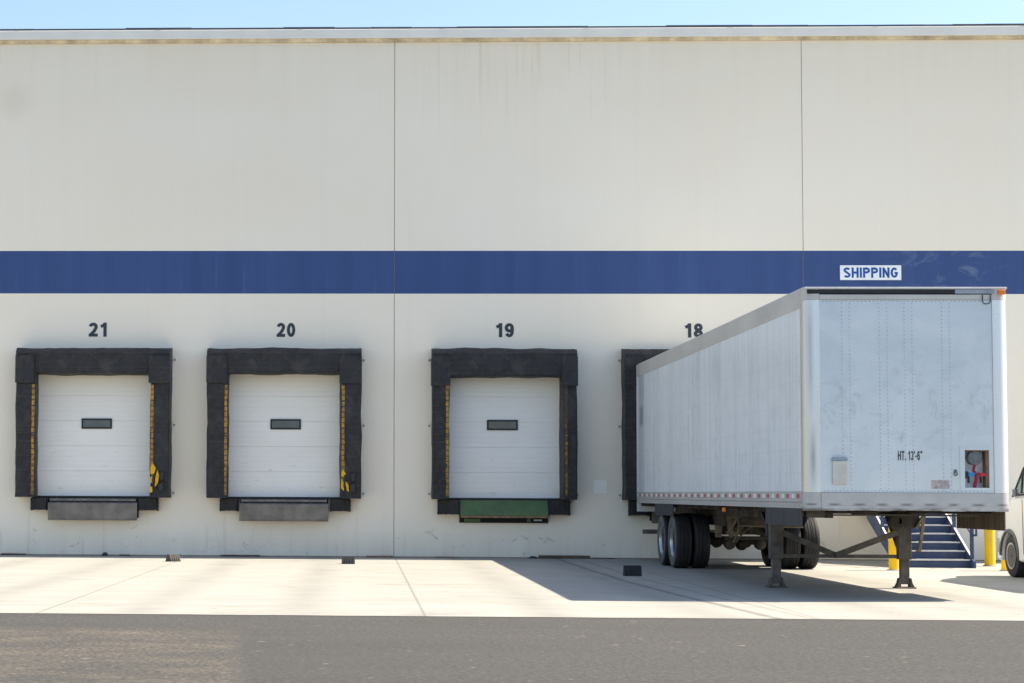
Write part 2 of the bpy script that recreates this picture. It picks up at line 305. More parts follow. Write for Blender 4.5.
# ------------------------------------------------------------------ mesh helpers
class MB:
    def __init__(s): s.bm = bmesh.new()
    def box(s, x0, x1, y0, y1, z0, z1):
        v = [s.bm.verts.new(p) for p in ((x0,y0,z0),(x1,y0,z0),(x1,y1,z0),(x0,y1,z0),(x0,y0,z1),(x1,y0,z1),(x1,y1,z1),(x0,y1,z1))]
        for f in ((3,2,1,0),(4,5,6,7),(0,1,5,4),(1,2,6,5),(2,3,7,6),(3,0,4,7)): s.bm.faces.new([v[i] for i in f])
        return s
    def bar(s, a, b, w, h=None, roll=Vector((0,0,1))):          # rectangular bar between two points
        a, b = Vector(a), Vector(b); h = h or w; d = (b-a).normalized(); r = roll
        if abs(d.dot(r)) > 0.98: r = Vector((0,1,0))
        sx = d.cross(r).normalized()*w/2; sz = sx.cross(d).normalized()*h/2
        v = [s.bm.verts.new(p) for p in (a-sx-sz, a+sx-sz, a+sx+sz, a-sx+sz, b-sx-sz, b+sx-sz, b+sx+sz, b-sx+sz)]
        for f in ((3,2,1,0),(4,5,6,7),(0,1,5,4),(1,2,6,5),(2,3,7,6),(3,0,4,7)): s.bm.faces.new([v[i] for i in f])
        return s
    def tube(s, pts, r, seg=10, caps=True):                      # round tube along points; r may be a list
        pts = [Vector(p) for p in pts]; rs = r if isinstance(r, (list, tuple)) else [r]*len(pts); rings = []; prev = None
        for i, p in enumerate(pts):
            d = (pts[min(i+1, len(pts)-1)]-pts[max(i-1, 0)]).normalized()
            ref = prev if prev else (Vector((0,0,1)) if abs(d.z) < 0.9 else Vector((1,0,0)))
            u = (ref-d*ref.dot(d)).normalized(); prev = u; w = d.cross(u)
            rings.append([s.bm.verts.new(p+(u*math.cos(2*math.pi*k/seg)+w*math.sin(2*math.pi*k/seg))*rs[i]) for k in range(seg)])
        for a, b in zip(rings, rings[1:]):
            for k in range(seg): s.bm.faces.new((a[k], a[(k+1) % seg], b[(k+1) % seg], b[k]))
        if caps: s.bm.faces.new(list(reversed(rings[0]))); s.bm.faces.new(rings[-1])
        return s
    def prism(s, poly, axis, a, b):                              # poly of 2d points extruded along axis from a to b
        def P(p, t):
            return {'x': (t, p[0], p[1]), 'y': (p[0], t, p[1]), 'z': (p[0], p[1], t)}[axis]
        A = [s.bm.verts.new(P(p, a)) for p in poly]; B = [s.bm.verts.new(P(p, b)) for p in poly]; n = len(poly)
        for k in range(n): s.bm.faces.new((A[k], A[(k+1) % n], B[(k+1) % n], B[k]))
        s.bm.faces.new(list(reversed(A))); s.bm.faces.new(B); return s
    def lathe(s, prof, centre, axis='x', seg=40):                # prof: list of (r, t) closed ring profile
        cx, cy_, cz = centre; rings = []
        for r, t in prof:
            ring = []
            for k in range(seg):
                a = 2*math.pi*k/seg; c_, s_ = math.cos(a)*r, math.sin(a)*r
                ring.append(s.bm.verts.new((cx+t, cy_+c_, cz+s_) if axis == 'x' else ((cx+c_, cy_+t, cz+s_) if axis == 'y' else (cx+c_, cy_+s_, cz+t))))
            rings.append(ring)
        for i in range(len(rings)-1):
            a, b = rings[i], rings[i+1]
            for k in range(seg): s.bm.faces.new((a[k], a[(k+1) % seg], b[(k+1) % seg], b[k]))
        if prof[0] == prof[-1]: pass
        else:
            s.bm.faces.new(list(reversed(rings[0]))); s.bm.faces.new(rings[-1])
        return s
    def wall_with_holes(s, x0, x1, z0, z1, y0, y1, holes):       # boxes butted round rectangular openings
        xs = sorted({x0, x1, *[h[0] for h in holes], *[h[1] for h in holes]}); 
        for a, b in zip(xs, xs[1:]):
            zs = [(z0, z1)]
            for h in holes:
                if h[0] <= a+1e-6 and h[1] >= b-1e-6:
                    nz = []
                    for p, q in zs:
                        if h[2] > p: nz.append((p, min(q, h[2])))
                        if h[3] < q: nz.append((max(p, h[3]), q))
                    zs = nz
            for p, q in zs: s.box(a, b, y0, y1, p, q)
        return s
    def build(s, name, mat, parent=None, bevel=0.0, smooth=False, seg=2, loc=None):
        bmesh.ops.recalc_face_normals(s.bm, faces=s.bm.faces)
        me = bpy.data.meshes.new(name); s.bm.to_mesh(me); s.bm.free(); me.materials.append(mat)
        o = bpy.data.objects.new(name, me); COL.objects.link(o)
        if parent: o.parent = parent
        if loc: o.location = loc
        if smooth:
            for p in me.polygons: p.use_smooth = True
            me.set_sharp_from_angle(angle=math.radians(38))
        if bevel:
            b = o.modifiers.new('bevel', 'BEVEL'); b.width = bevel; b.segments = seg; b.limit_method = 'ANGLE'; b.angle_limit = math.radians(35)
        return o
def thing(name, label, cat, loc=(0,0,0), group=None, rz=0):
    o = bpy.data.objects.new(name, None); COL.objects.link(o); o.location = loc; o.rotation_euler.z = rz; o.empty_display_size = 0.3
    return tag(o, label, cat, group)
def tag(o, label, cat=None, group=None):
    o['label'] = label
    if cat: o['category'] = cat
    if group: o['group'] = group
    return o
def struct(o): o['kind'] = 'structure'; return o
def arc_(cx, cy_, rx, ry, a0, a1, n=14):
    return [(cx+rx*math.cos(math.radians(a0+(a1-a0)*k/n)), cy_+ry*math.sin(math.radians(a0+(a1-a0)*k/n))) for k in range(n+1)]
def glyph(ch, t):
    """strokes (closed?, points) of a bold grotesque capital or numeral, height 1, and its advance width"""
    h = t/2; w = 0.60 if ch not in 'SHPNGT' else 0.68; rx = (w-t)/2; c = w/2
    if ch == '1': return [(0, [(0.36, 0), (0.36, 1)]), (0, [(0.34, 0.90), (0.26, 0.80), (0.08, 0.72)])], 0.50
    if ch == 'I': return [(0, [(h, 0), (h, 1)])], t
    if ch == '0': return [(1, arc_(c, .5, rx, .5-h, 0, 360, 24)[:-1])], w
    if ch == '2': return [(0, arc_(c, 1-h-rx*1.0, rx, rx, 172, -28, 14)+[(c+rx*0.35, 0.40), (h+0.02, h+0.02)]), (0, [(0, h), (w, h)])], w
    if ch == '3': return [(0, arc_(c, .75-h*.4, rx*.95, .25-h*.6, 160, -85, 12)), (0, arc_(c, .27, rx, .27-h, 92, -165, 12))], w
    if ch == '8': return [(1, arc_(c, .75-h*.35, rx*.9, .25-h*.65, 0, 360, 20)[:-1]), (1, arc_(c, .27, rx, .27-h, 0, 360, 20)[:-1])], w
    if ch in '96':
        a = [(1, arc_(c, .67, rx, .33-h, 0, 360, 20)[:-1]), (0, [(c+rx, .67)]+arc_(c, .42, rx, .42-h, 0, -150, 12))]
        if ch == '6': a = [(cl, [(w-x, 1-y) for x, y in p]) for cl, p in a]
        return a, w
    if ch == 'S': return [(0, arc_(c, .735, rx, .265-h, 25, 225, 10)+[(c, .5)]+arc_(c, .265, rx, .265-h, 45, -155, 10))], w
    if ch == 'H': return [(0, [(h, 0), (h, 1)]), (0, [(w-h, 0), (w-h, 1)]), (0, [(h, .5), (w-h, .5)])], w
    if ch == 'P': return [(0, [(h, 0), (h, 1)]), (0, [(h, 1-h), (c, 1-h)]+arc_(c, .71, rx, .29-h, 90, -90, 10)+[(h, .42+h)])], w
    if ch == 'N': return [(0, [(h, 0), (h, 1)]), (0, [(w-h, 0), (w-h, 1)]), (0, [(h, 1-h*.6), (w-h, h*.6)])], w
    if ch == 'G': return [(0, arc_(c+.02, .5, rx+.02, .5-h, 42, 318, 20)+[(w-h+.03, .46)]), (0, [(w+.03, .46), (c+.04, .46)])], w+.03
    if ch == 'T': return [(0, [(0, 1-h), (w-.02, 1-h)]), (0, [(c-.01, 0), (c-.01, 1)])], w
    if ch == '.': return [(0, [(h, 0), (h, t)])], t
    if ch == "'": return [(0, [(h, .72), (h, 1)])], t
    if ch == '"': return [(0, [(h, .76), (h, 1)]), (0, [(h+.2, .76), (h+.2, 1)])], .2+t
    if ch == '-': return [(0, [(0, .42), (.28, .42)])], .28
    return [], 0.22
def text(body, name, mat, parent, centre, height, width, y, thick=0.004, t=0.19, gap=0.10, flip=None):
    strokes = []; x = 0
    for ch in body:
        st, w = glyph(ch, t)
        for cl, p in st: strokes.append((cl, [(a+x, b) for a, b in p]))
        x += w+gap
    tw = x-gap; kx, kz = width/tw, height; bm = bmesh.new(); n_ = 0
    for cl, p in strokes:
        n = len(p); L, R_ = [], []; yy = y-0.0004*(n_ % 4); n_ += 1
        for i in range(n):
            a = Vector(p[i-1]) if (i or cl) else None; b = Vector(p[(i+1) % n]) if (i < n-1 or cl) else None; q = Vector(p[i])
            d = ((q-a).normalized() if a is not None else Vector((0, 0)))+((b-q).normalized() if b is not None else Vector((0, 0)))
            d.normalize(); nn = Vector((-d.y, d.x)); ref = (q-a).normalized() if a is not None else (b-q).normalized()
            cs = max(0.6, abs(Vector((-ref.y, ref.x)).dot(nn))); o = nn*(t/2/cs); L.append(q+o); R_.append(q-o)
        mk = lambda v, e: bm.verts.new(((v.x-tw/2)*kx+centre[0], e, (v.y-0.5)*kz+centre[1]))
        F = [(mk(a, yy-thick), mk(b, yy-thick)) for a, b in zip(L, R_)]; B = [(mk(a, yy), mk(b, yy)) for a, b in zip(L, R_)]
        for i in range(n if cl else n-1):
            k = (i+1) % n
            bm.faces.new((F[i][0], F[i][1], F[k][1], F[k][0])); bm.faces.new((B[i][1], B[i][0], B[k][0], B[k][1]))
            bm.faces.new((F[i][0], F[k][0], B[k][0], B[i][0])); bm.faces.new((F[k][1], F[i][1], B[i][1], B[k][1]))
        if not cl:
            for i in (0, n-1): bm.faces.new((F[i][0], B[i][0], B[i][1], F[i][1]))
    bmesh.ops.recalc_face_normals(bm, faces=bm.faces)
    me = bpy.data.meshes.new(name); bm.to_mesh(me); bm.free(); me.materials.append(mat)
    o = bpy.data.objects.new(name, me); COL.objects.link(o)
    if parent: o.parent = parent
    return o

# ------------------------------------------------------------------ ground
g = MB(); g.box(-1500, 1500, -1500, 1500, -0.2, -0.004); struct(g.build('asphalt_yard', M_['asphalt']))
def apron():
    bm = bmesh.new(); edge = []
    x = -45.0
    while x <= 60: edge.append((x, -18.78+0.03*noise.noise(Vector((x*1.7, 0, 0))))); x += 0.35
    vs = [bm.verts.new((60, 0.0, 0)), bm.verts.new((-45, 0.0, 0))]+[bm.verts.new((a, b, 0)) for a, b in edge]
    bm.faces.new(vs); me = bpy.data.meshes.new('concrete_apron'); bm.normal_update(); bm.to_mesh(me); bm.free()
    if me.polygons[0].normal.z < 0: me.flip_normals()
    me.materials.append(M_['concrete']); o = bpy.data.objects.new('concrete_apron', me); COL.objects.link(o); struct(o)
apron()

# ------------------------------------------------------------------ warehouse
DOCKS = [  # number, centre x, width, opening x0,x1, opening top, number centre
    dict(n='21', cx=-5.665, x0=-7.29, x1=-4.04, o0=-6.90, o1=-4.48, top=3.84, nx=-5.641, bl=(-7.01,-6.64), br=(-4.73,-4.30), lip=(-6.62,-4.73), win=-5.655),
    dict(n='20', cx=-1.63, x0=-3.25, x1=-0.01, o0=-2.83, o1=-0.47, top=3.85, nx=-1.617, bl=(-2.99,-2.60), br=(-0.66,-0.23), lip=(-2.57,-0.70), win=-1.617),
    dict(n='19', cx=2.98, x0=1.475, x1=4.487, o0=1.85, o1=4.17, top=3.80, nx=3.018, bl=(1.60,2.06), br=(3.92,4.37), lip=(2.06,3.92), win=2.975),
    dict(n='18', cx=6.985, x0=5.48, x1=8.49, o0=5.85, o1=8.12, top=3.80, nx=6.993, bl=(5.60,6.01), br=(7.96,8.37), lip=(6.05,7.92), win=6.985)]
W = thing('warehouse', 'long white concrete warehouse with a blue band and a row of numbered dock doors', 'warehouse', (0, 0, 0))
J = [-42.398, -33.781, -25.164, -16.547, -7.932, 0.685, 9.302, 17.92, 26.537, 35.154, 43.771]
WT, ZR = 0.20, 11.0
for a, b in zip(J, J[1:]):
    holes = [(d['cx']-1.30, d['cx']+1.30, 1.25, 3.95) for d in DOCKS if a < d['cx'] < b]
    if a < 10.6 < b: holes.append((10.15, 11.13, 1.25, 3.40))
    m = MB(); m.wall_with_holes(a+0.007, b-0.007, 0.0, ZR, 0.0, WT, holes); m.build('wall_panel', WALL, W)
    m = MB(); m.box(b-0.0065, b+0.0065, 0.007, WT-0.002, 0, ZR-0.002); m.build('joint_sealant', M_['sealant'], W)
m = MB(); m.box(J[0], J[0]+0.2, WT+0.003, 45, 0, ZR); m.box(J[-1]-0.2, J[-1], WT+0.003, 45, 0, ZR); m.box(J[0]+0.203, J[-1]-0.203, 44.8, 45, 0, ZR); m.build('outer_wall', WALL, W)
m = MB(); m.box(J[0]+0.21, J[-1]-0.21, WT+0.01, 44.79, 10.4, 10.7); m.build('roof', M_['membrane'], W)
m = MB(); m.box(J[0]+0.21, J[-1]-0.21, WT+0.01, 44.79, 0.9, 1.249); m.build('floor_slab', M_['concrete'], W)
x = J[0]-0.1
m = MB(); m.box(J[0]-0.1, J[-1]+0.1, -0.075, 0.30, ZR+0.075, 11.275); m.build('roof_cap', M_['capm'], W, bevel=0.012)
xx = J[0]+1.4
while xx < J[-1]:
    m = MB(); m.box(xx-0.05, xx+0.05, -0.0785, 0.30, ZR+0.078, 11.2745); m.build('cap_splice', M_['capm'], W); xx += 3.05
m = MB(); m.box(J[0]-0.05, J[-1]+0.05, -0.045, 0.28, ZR+0.002, ZR+0.073); m.build('cap_flashing', M_['flash'], W)
m = MB()
xx = J[0]-0.1
while xx < J[-1]:
    L = random.uniform(0.5, 2.2); hh = 0.04+0.018*random.random(); m.box(xx, min(xx+L-0.004, J[-1]+0.1), -0.05+0.01*random.random(), 0.29, 11.277, 11.277+hh); xx += L
m.build('roof_edge_membrane', M_['membrane'], W)
m = MB(); m.box(J[0], J[-1], -0.022, -0.002, 0.001, 0.022); m.build('base_joint', M_['sealant'], W)
m = MB(); m.box(4.892, 5.163, -0.012, -0.002, 1.36, 1.65); tag(m.build('wall_plate', M_['plate'], W, bevel=0.004), 'small square pale cover plate between docks 19 and 18')
# personnel door above the stair
m = MB(); m.box(10.22, 11.06, 0.06, 0.11, 1.26, 3.33); pd = m.build('personnel_door', M_['gdoor'], W, bevel=0.004)
m = MB(); m.wall_with_holes(10.152, 11.128, 1.25, 3.398, 0.02, 0.14, [(10.215, 11.065, 1.25, 3.335)]); m.build('door_frame', M_['stairblue'], pd)
m = MB(); m.tube([(10.98, 0.055, 2.25), (10.98, 0.0, 2.25), (10.86, 0.0, 2.25)], 0.012); m.build('handle', M_['galv'], pd, smooth=True)

def door_leaf(d):
    cx = d['cx']; prof = []; z = 1.262; H = 3.94; secs = [1.262+0.535*i for i in range(6)]
    zz = 1.262; i = 0
    prof.append((0.075, zz))
    while zz < H-0.11:
        nz = zz+0.107; i += 1; dep = 0.014 if i % 5 == 0 else 0.004; wv = 0.006 if i % 5 == 0 else 0.008
        prof += [(0.075, nz-wv), (0.075+dep, nz-wv+0.003), (0.075+dep, nz+wv-0.003), (0.075, nz+wv)]; zz = nz
    prof += [(0.075, H), (0.12, H), (0.12, 1.262)]
    m = MB(); m.prism(prof, 'x', cx-1.27, cx+1.27); o = m.build('overhead_door', M_['door'], W)
    tag(o, f"white ribbed overhead door of dock {d['n']}")
    a, b, c, e = d['win']-0.325, d['win']+0.325, 2.695, 2.915
    f = MB(); f.wall_with_holes(a, b, c, e, 0.045, 0.0745, [(a+0.035, b-0.035, c+0.035, e-0.035)]); fr = f.build('window_frame', M_['black'], o, bevel=0.008)
    f = MB(); f.box(a+0.036, b-0.036, 0.058, 0.070, c+0.036, e-0.036); f.build('window_pane', M_['glass'], o)
for d in DOCKS:
    door_leaf(d)
    t = text(d['n'], 'dock_number', M_['numeral'], W, (d['nx'], 4.815), 0.30, 0.395, -0.003, 0.003, 0.218, 0.13)
    tag(t, f"dark painted dock number {d['n']}")

# SHIPPING sign
S = thing('shipping_sign', 'white SHIPPING sign with blue capitals fixed on the blue band above the trailer', 'sign', (10.70, 0, 5.885))
m = MB(); m.box(-0.637, 0.637, -0.018, -0.003, 0.0, 0.312); m.build('sign_panel', M_['signwhite'], S, bevel=0.003)
text('SHIPPING', 'lettering', M_['signblue'], S, (0.0, 0.156), 0.215, 1.13, -0.0185, 0.004, 0.20, 0.12)

# ------------------------------------------------------------------ dock seals
def soft_prism(m, poly, axis, a, b, cuts=14, amp=0.012, seed=0.0):
    """prism with inner rings so that the fabric can sag a little"""
    def P(p, t): return {'x': (t, p[0], p[1]), 'z': (p[0], p[1], t)}[axis]
    # densify the outline
    dp = []
    for i in range(len(poly)):
        p, q = Vector(poly[i]), Vector(poly[(i+1) % len(poly)]); n = max(1, int((q-p).length/0.10))
        for k in range(n): dp.append(p.lerp(q, k/n))
    cen = sum(dp, Vector((0, 0)))/len(dp); rings = []
    for i in range(cuts+1):
        t = a+(b-a)*i/cuts; ring = []
        for p in dp:
            w = noise.noise(Vector((p.x*2.2+seed, p.y*2.2, t*1.9)))*amp*1.6+noise.noise(Vector((p.x*7+seed, p.y*7, t*6)))*amp*0.6
            q = p+(p-cen).normalized()*w; co = list(P(q, t))
            if co[1] > -0.03: co[1] = -0.002
            ring.append(m.bm.verts.new(co))
        rings.append(ring)
    for r0, r1 in zip(rings, rings[1:]):
        for k in range(len(dp)): m.bm.faces.new((r0[k], r0[(k+1) % len(dp)], r1[(k+1) % len(dp)], r1[k]))
    m.bm.faces.new(list(reversed(rings[0]))); m.bm.faces.new(rings[-1])
seal_lab = {'21': 'black foam dock seal around the leftmost door, large yellow tear low on its right pad',
            '20': 'black foam dock seal around the second door, small yellow tears low on its right pad',
            '19': 'untorn black foam dock seal framing the door above the green leveler',
            '18': 'black dock seal mostly hidden behind the parked trailer'}
for d in DOCKS:
    n = d['n']; dep = 0.515 if n == '18' else 0.55; x0, x1, o0, o1, tp = d['x0'], d['x1'], d['o0'], d['o1'], d['top']; cx = (x0+x1)/2
    T = thing('dock_seal', seal_lab[n], 'dock seal', (cx, 0, 1.235), 'foam dock seals around the dock doors')
    L = lambda x: x-cx
    Z = lambda z: z-1.235
    for side in (-1, 1):
        xo = L(x0) if side < 0 else L(x1); xi = L(o0) if side < 0 else L(o1)
        s = -side     # direction towards the opening
        fl = 0.045 if (side < 0 and n in ('21', '20')) else -0.03
        poly = [(xo, -0.002), (xo, -dep+0.03), (xo+s*0.03, -dep), (xi+s*fl-s*0.02, -dep), (xi+s*fl, -dep+0.06), (xi, -0.002)]
        m = MB(); soft_prism(m, poly, 'z', 0.0, Z(tp)+0.05, 22, 0.016, side*3+cx); m.build('side_pad', M_['seal'], T, smooth=True)
        off = 0.06 if (n == '19' and side > 0) else (0.05 if side > 0 else (0.035 if n in ('19', '18') else -0.015))
        w = 0.05 if (n == '19' and side > 0) else 0.062; a0 = xi-s*(off+w/2); zt = Z(tp)-0.19
        m = MB(); zz = 0.06 if not (n in ('21', '20') and side > 0) else 0.34; vs = []
        while zz < zt:
            e = random.uniform(-.006, .006); ww = w*random.uniform(0.8, 1.1)/2
            vs.append([m.bm.verts.new(p) for p in ((a0-ww+e, -dep-0.003, zz), (a0+ww+e, -dep-0.003, zz), (a0+ww+e, -dep-0.013, zz), (a0-ww+e, -dep-0.013, zz))]); zz += 0.055
        for p, q in zip(vs, vs[1:]):
            for k in range(4): m.bm.faces.new((p[k], p[(k+1) % 4], q[(k+1) % 4], q[k]))
        m.bm.faces.new(vs[0][::-1]); m.bm.faces.new(vs[-1])
        m.build('guide_stripe', M_['stripey'] if not (n == '19' and side > 0) else M_['stripeyworn'], T)
        # anchor eyelets on the wall beside the pad
        for zb in (4.17, 2.78, 1.335):
            xb = (xo+side*0.05)
            if (n in ('21', '20') and side < 0) or (n == '18' and side > 0): continue
            m = MB(); m.box(xb-0.022, xb+0.022, -0.03, -0.002, Z(zb)-0.02, Z(zb)+0.02); m.tube([(xb, -0.032, Z(zb)), (xb, -0.06, Z(zb))], 0.016, 8); m.build('anchor_bracket', M_['galv'], T)
    # head pad
    poly = [(-0.002, Z(tp)), (-dep+0.02, Z(tp)), (-dep-0.015, Z(tp)+0.03), (-dep-0.012, Z(4.29)), (-dep+0.10, Z(4.375)), (-0.002, Z(4.42))]
    m = MB(); soft_prism(m, poly, 'x', L(x0)-0.004, L(x1)+0.004, 26, 0.022, cx*1.7); m.build('head_pad', M_['seal'], T, smooth=True)
    for side in (-1, 1):                       # corner flaps that hang over the side pads
        a, b = (L(x0)-0.012, L(o0)-0.0) if side < 0 else (L(o1)+0.0, L(x1)+0.012)
        m = MB(); m.box(a, b, -dep-0.040, -dep-0.018, Z(tp)-0.20, Z(4.22)); m.build('corner_flap', M_['seal'], T, bevel=0.008)
        m = MB(); xa = a if side < 0 else b-0.02; m.box(xa-0.004, xa+0.016, -dep-0.018, -0.05, Z(tp)-0.18, Z(4.2)); m.build('corner_flap', M_['seal'], T, bevel=0.004)
    if n in ('21', '20'):
        xi = L(o1)
        P = [[(0.05, .42), (0.13, .50), (0.17, .62), (0.10, .72), (0.06, .66)], [(0.06, .30), (0.12, .34), (0.10, .46), (0.05, .52)], [(0.15, .22), (0.21, .30), (0.24, .46), (0.20, .58), (0.16, .42)], [(0.05, .10), (0.10, .12), (0.10, .22), (0.05, .24)]]
        if n == '20': P = [[(0.05, .46), (0.12, .44), (0.14, .52), (0.09, .60), (0.05, .56)], [(0.04, .22), (0.10, .16), (0.11, .30), (0.05, .42)], [(0.17, .16), (0.21, .14), (0.19, .30), (0.15, .36), (0.13, .32)]]
        for p in P: m = MB(); m.prism([(xi+a, z) for a, z in p], 'y', -dep-0.022, -dep-0.004); m.build('torn_foam', M_['foam'], T)
        Q = [[(0.24, .50), (0.33, .56), (0.34, .40), (0.27, .34)], [(0.22, .28), (0.34, .34), (0.33, .16), (0.24, .14)], [(0.10, .50), (0.15, .48), (0.12, .20), (0.09, .24)]]
        for p in Q: dk = MB(); dk.prism([(xi+a, z) for a, z in p], 'y', -dep-0.055, -dep-0.010); dk.build('torn_flap', M_['rubber'], T, bevel=0.01)

# ------------------------------------------------------------------ bumpers and levelers
lev = {'21': 'grey steel leveler lip hanging under the leftmost dock door', '20': 'grey steel leveler lip hanging under the second dock door from the left', '19': 'green steel leveler lip under the third dock door from the left', '18': 'grey leveler lip hidden behind the tail of the parked trailer'}
NTH = {'21': 'leftmost dock door', '20': 'second dock door from the left', '19': 'door with the green lip', '18': 'dock door the trailer backs onto'}
for d in DOCKS:
    for side, (a, b) in (('left', d['bl']), ('right', d['br'])):
        z0, z1 = (0.955, 1.222) if d['n'] in ('21', '20') else (0.905, 1.222); c = (a+b)/2; w = b-a
        lab = f"black rubber bumper at the {side} end of the {NTH[d['n']]}"
        T = thing('dock_bumper', lab, 'dock bumper', (c, 0, z0), 'rubber bumpers under the dock doors')
        H = z1-z0; dp = 0.26
        m = MB(); k = int(w/0.032); 
        for i in range(k):
            xa = -w/2+0.03+i*(w-0.06)/k; j = random.uniform(-0.008, 0.008); m.box(xa+0.0015, xa+(w-0.06)/k-0.0015, -dp+j, -0.012, 0.008+abs(j), H-0.008)
        m.build('rubber_block', M_['rubber'], T, bevel=0.003)
        for s_ in (-1, 1):
            m = MB(); xa = s_*(w/2-0.012); m.box(xa-0.012, xa+0.012, -dp+0.05, -0.003, 0, H); m.build('steel_angle', M_['black'], T)
        xs_ = -w/2-0.002 if side == 'left' else w/2+0.002
        for zz in (0.05, H/2, H-0.05): m = MB(); m.tube([(xs_-0.014, -dp+0.10, zz), (xs_+0.014, -dp+0.10, zz)], 0.012, 8); m.build('bolt', M_['galv'], T)
for d in DOCKS:
    a, b = d['lip']; c = (a+b)/2; w = (b-a)/2; gr = d['n'] == '19'
    T = thing('dock_leveler', lev[d['n']], 'dock leveler', (c, 0, 0.74), 'dock levelers under the doors')
    m = MB()
    m.box(d['bl'][0]-c+0.02, d['br'][1]-c-0.02, -0.13, -0.004, 0.485, 0.525); m.build('dock_edge', M_['black'], T, bevel=0.005)
    m = MB(); m.box(-w, w, -0.06, -0.003, 0.0 if gr else 0.06, 0.48); m.build('pit_face', M_['pit'], T)
    if gr:
        m = MB(); m.prism([(-0.10, 0.48), (-0.13, 0.475), (-0.25, 0.16), (-0.24, 0.135), (-0.20, 0.15)], 'x', -w+0.01, w-0.01); m.build('lip', M_['lipgreen'], T, bevel=0.004)
        m = MB(); m.box(-w+0.02, w-0.02, -0.262, -0.235, 0.105, 0.150); m.build('rusty_edge', M_['rust'], T, bevel=0.003)
        for xa, xb, k2 in ((-w+0.10, -w+0.44, (-w+0.12, -w+0.41)), (w-0.44, w-0.36, (w-0.42,))):
            m = MB(); m.box(xa, xb, -0.12, -0.062, 0.02, 0.085)
            for k3 in k2: m.box(k3, k3+0.025, -0.15, -0.120, 0.022, 0.11)
            m.build('lip_keeper', M_['lipgreen'], T)
        m = MB(); m.box(w-0.30, w-0.13, -0.10, -0.062, 0.045, 0.075); m.build('marker_tag', M_['white'], T)
    else:
        m = MB(); arc = [(-0.30, 0.385), (-0.315, 0.36), (-0.315, 0.05), (-0.305, 0.015), (-0.29, 0.012), (-0.29, 0.36), (-0.20, 0.375)]
        m.prism(arc, 'x', -w, w); m.build('lip', M_['lipgrey'], T, bevel=0.003)
        m = MB(); m.prism([(-0.14, 0.475), (-0.27, 0.46), (-0.28, 0.42), (-0.22, 0.415), (-0.14, 0.43)], 'x', -w+0.03, w-0.03); m.build('hinge_plate', M_['lipgrey'], T)
        m = MB(); m.tube([(-w+0.02, -0.255, 0.395), (w-0.02, -0.255, 0.395)], 0.016, 10); 
        for i in range(12): xa = -w+0.06+i*(2*w-0.12)/11; m.box(xa-0.03, xa+0.03, -0.29, -0.275, 0.385, 0.425)
        m.build('hinge', M_['black'], T)

# ------------------------------------------------------------------ trailer
TR = thing('semi_trailer', 'white boxed semi trailer backed into dock 18 without a tractor, standing on its landing gear', 'trailer', (5.7165, -0.521, 0))
TW, TL, TH = 2.635, 14.586, 4.054
def tb(m, u0, u1, v0, v1, z0, z1): m.box(u0, u1, -v1, -v0, z0, z1); return m
# box shell: side sheets, roof, rear frame, front
for u0, u1, lab in ((0.008, 0.03, 'left'), (TW-0.03, TW-0.008, 'right')):
    m = MB(); tb(m, u0, u1, 0.05, 14.44, 1.385, 3.80)
    du = u0-0.0012 if lab == 'left' else u1+0.0012
    m.build('side_panel', M_['side'], TR)
m = MB()
for u0, u1 in ((0.0, 0.05), (TW-0.05, TW)): tb(m, u0, u1, 0.045, 14.43, 3.79, 4.035)
m.build('top_rail', M_['toprail'], TR, bevel=0.006)
for u0, u1 in ((-0.008, 0.05), (TW-0.05, TW+0.008)):
    m = MB(); tb(m, u0, u1, 0.045, 14.43, 1.262, 1.402); tb(m, u0+0.004, u1-0.004, 0.045, 14.43, 1.178, 1.260); m.build('bottom_rail', M_['rail'], TR, bevel=0.004)
m = MB(); tb(m, -0.013, -0.0085, 0.10, 14.42, 1.312, 1.368); m.build('reflective_tape', M_['tape'], TR)
m = MB(); tb(m, TW+0.0085, TW+0.013, 0.10, 14.42, 1.312, 1.368); m.build('reflective_tape', M_['tape'], TR)
m = MB(); tb(m, 0.01, TW-0.01, 0.02, 14.50, 4.036, 4.054); m.build('roof', M_['white'], TR, bevel=0.006)
for u0, u1 in ((-0.006, 0.07), (TW-0.07, TW+0.006)):
    m = MB(); tb(m, u0, u1, 0.0, 0.044, 1.0, 4.035); m.build('rear_post', M_['white'], TR, bevel=0.005)
m = MB(); tb(m, 0.071, TW-0.071, 0.0, 0.04, 3.85, 4.03); tb(m, 0.071, TW-0.071, 0.0, 0.04, 1.0, 1.24); m.build('rear_sill', M_['white'], TR)
m = MB(); tb(m, 0.071, TW-0.071, 0.01, 0.035, 1.242, 3.848); m.build('rear_door', M_['side'], TR)
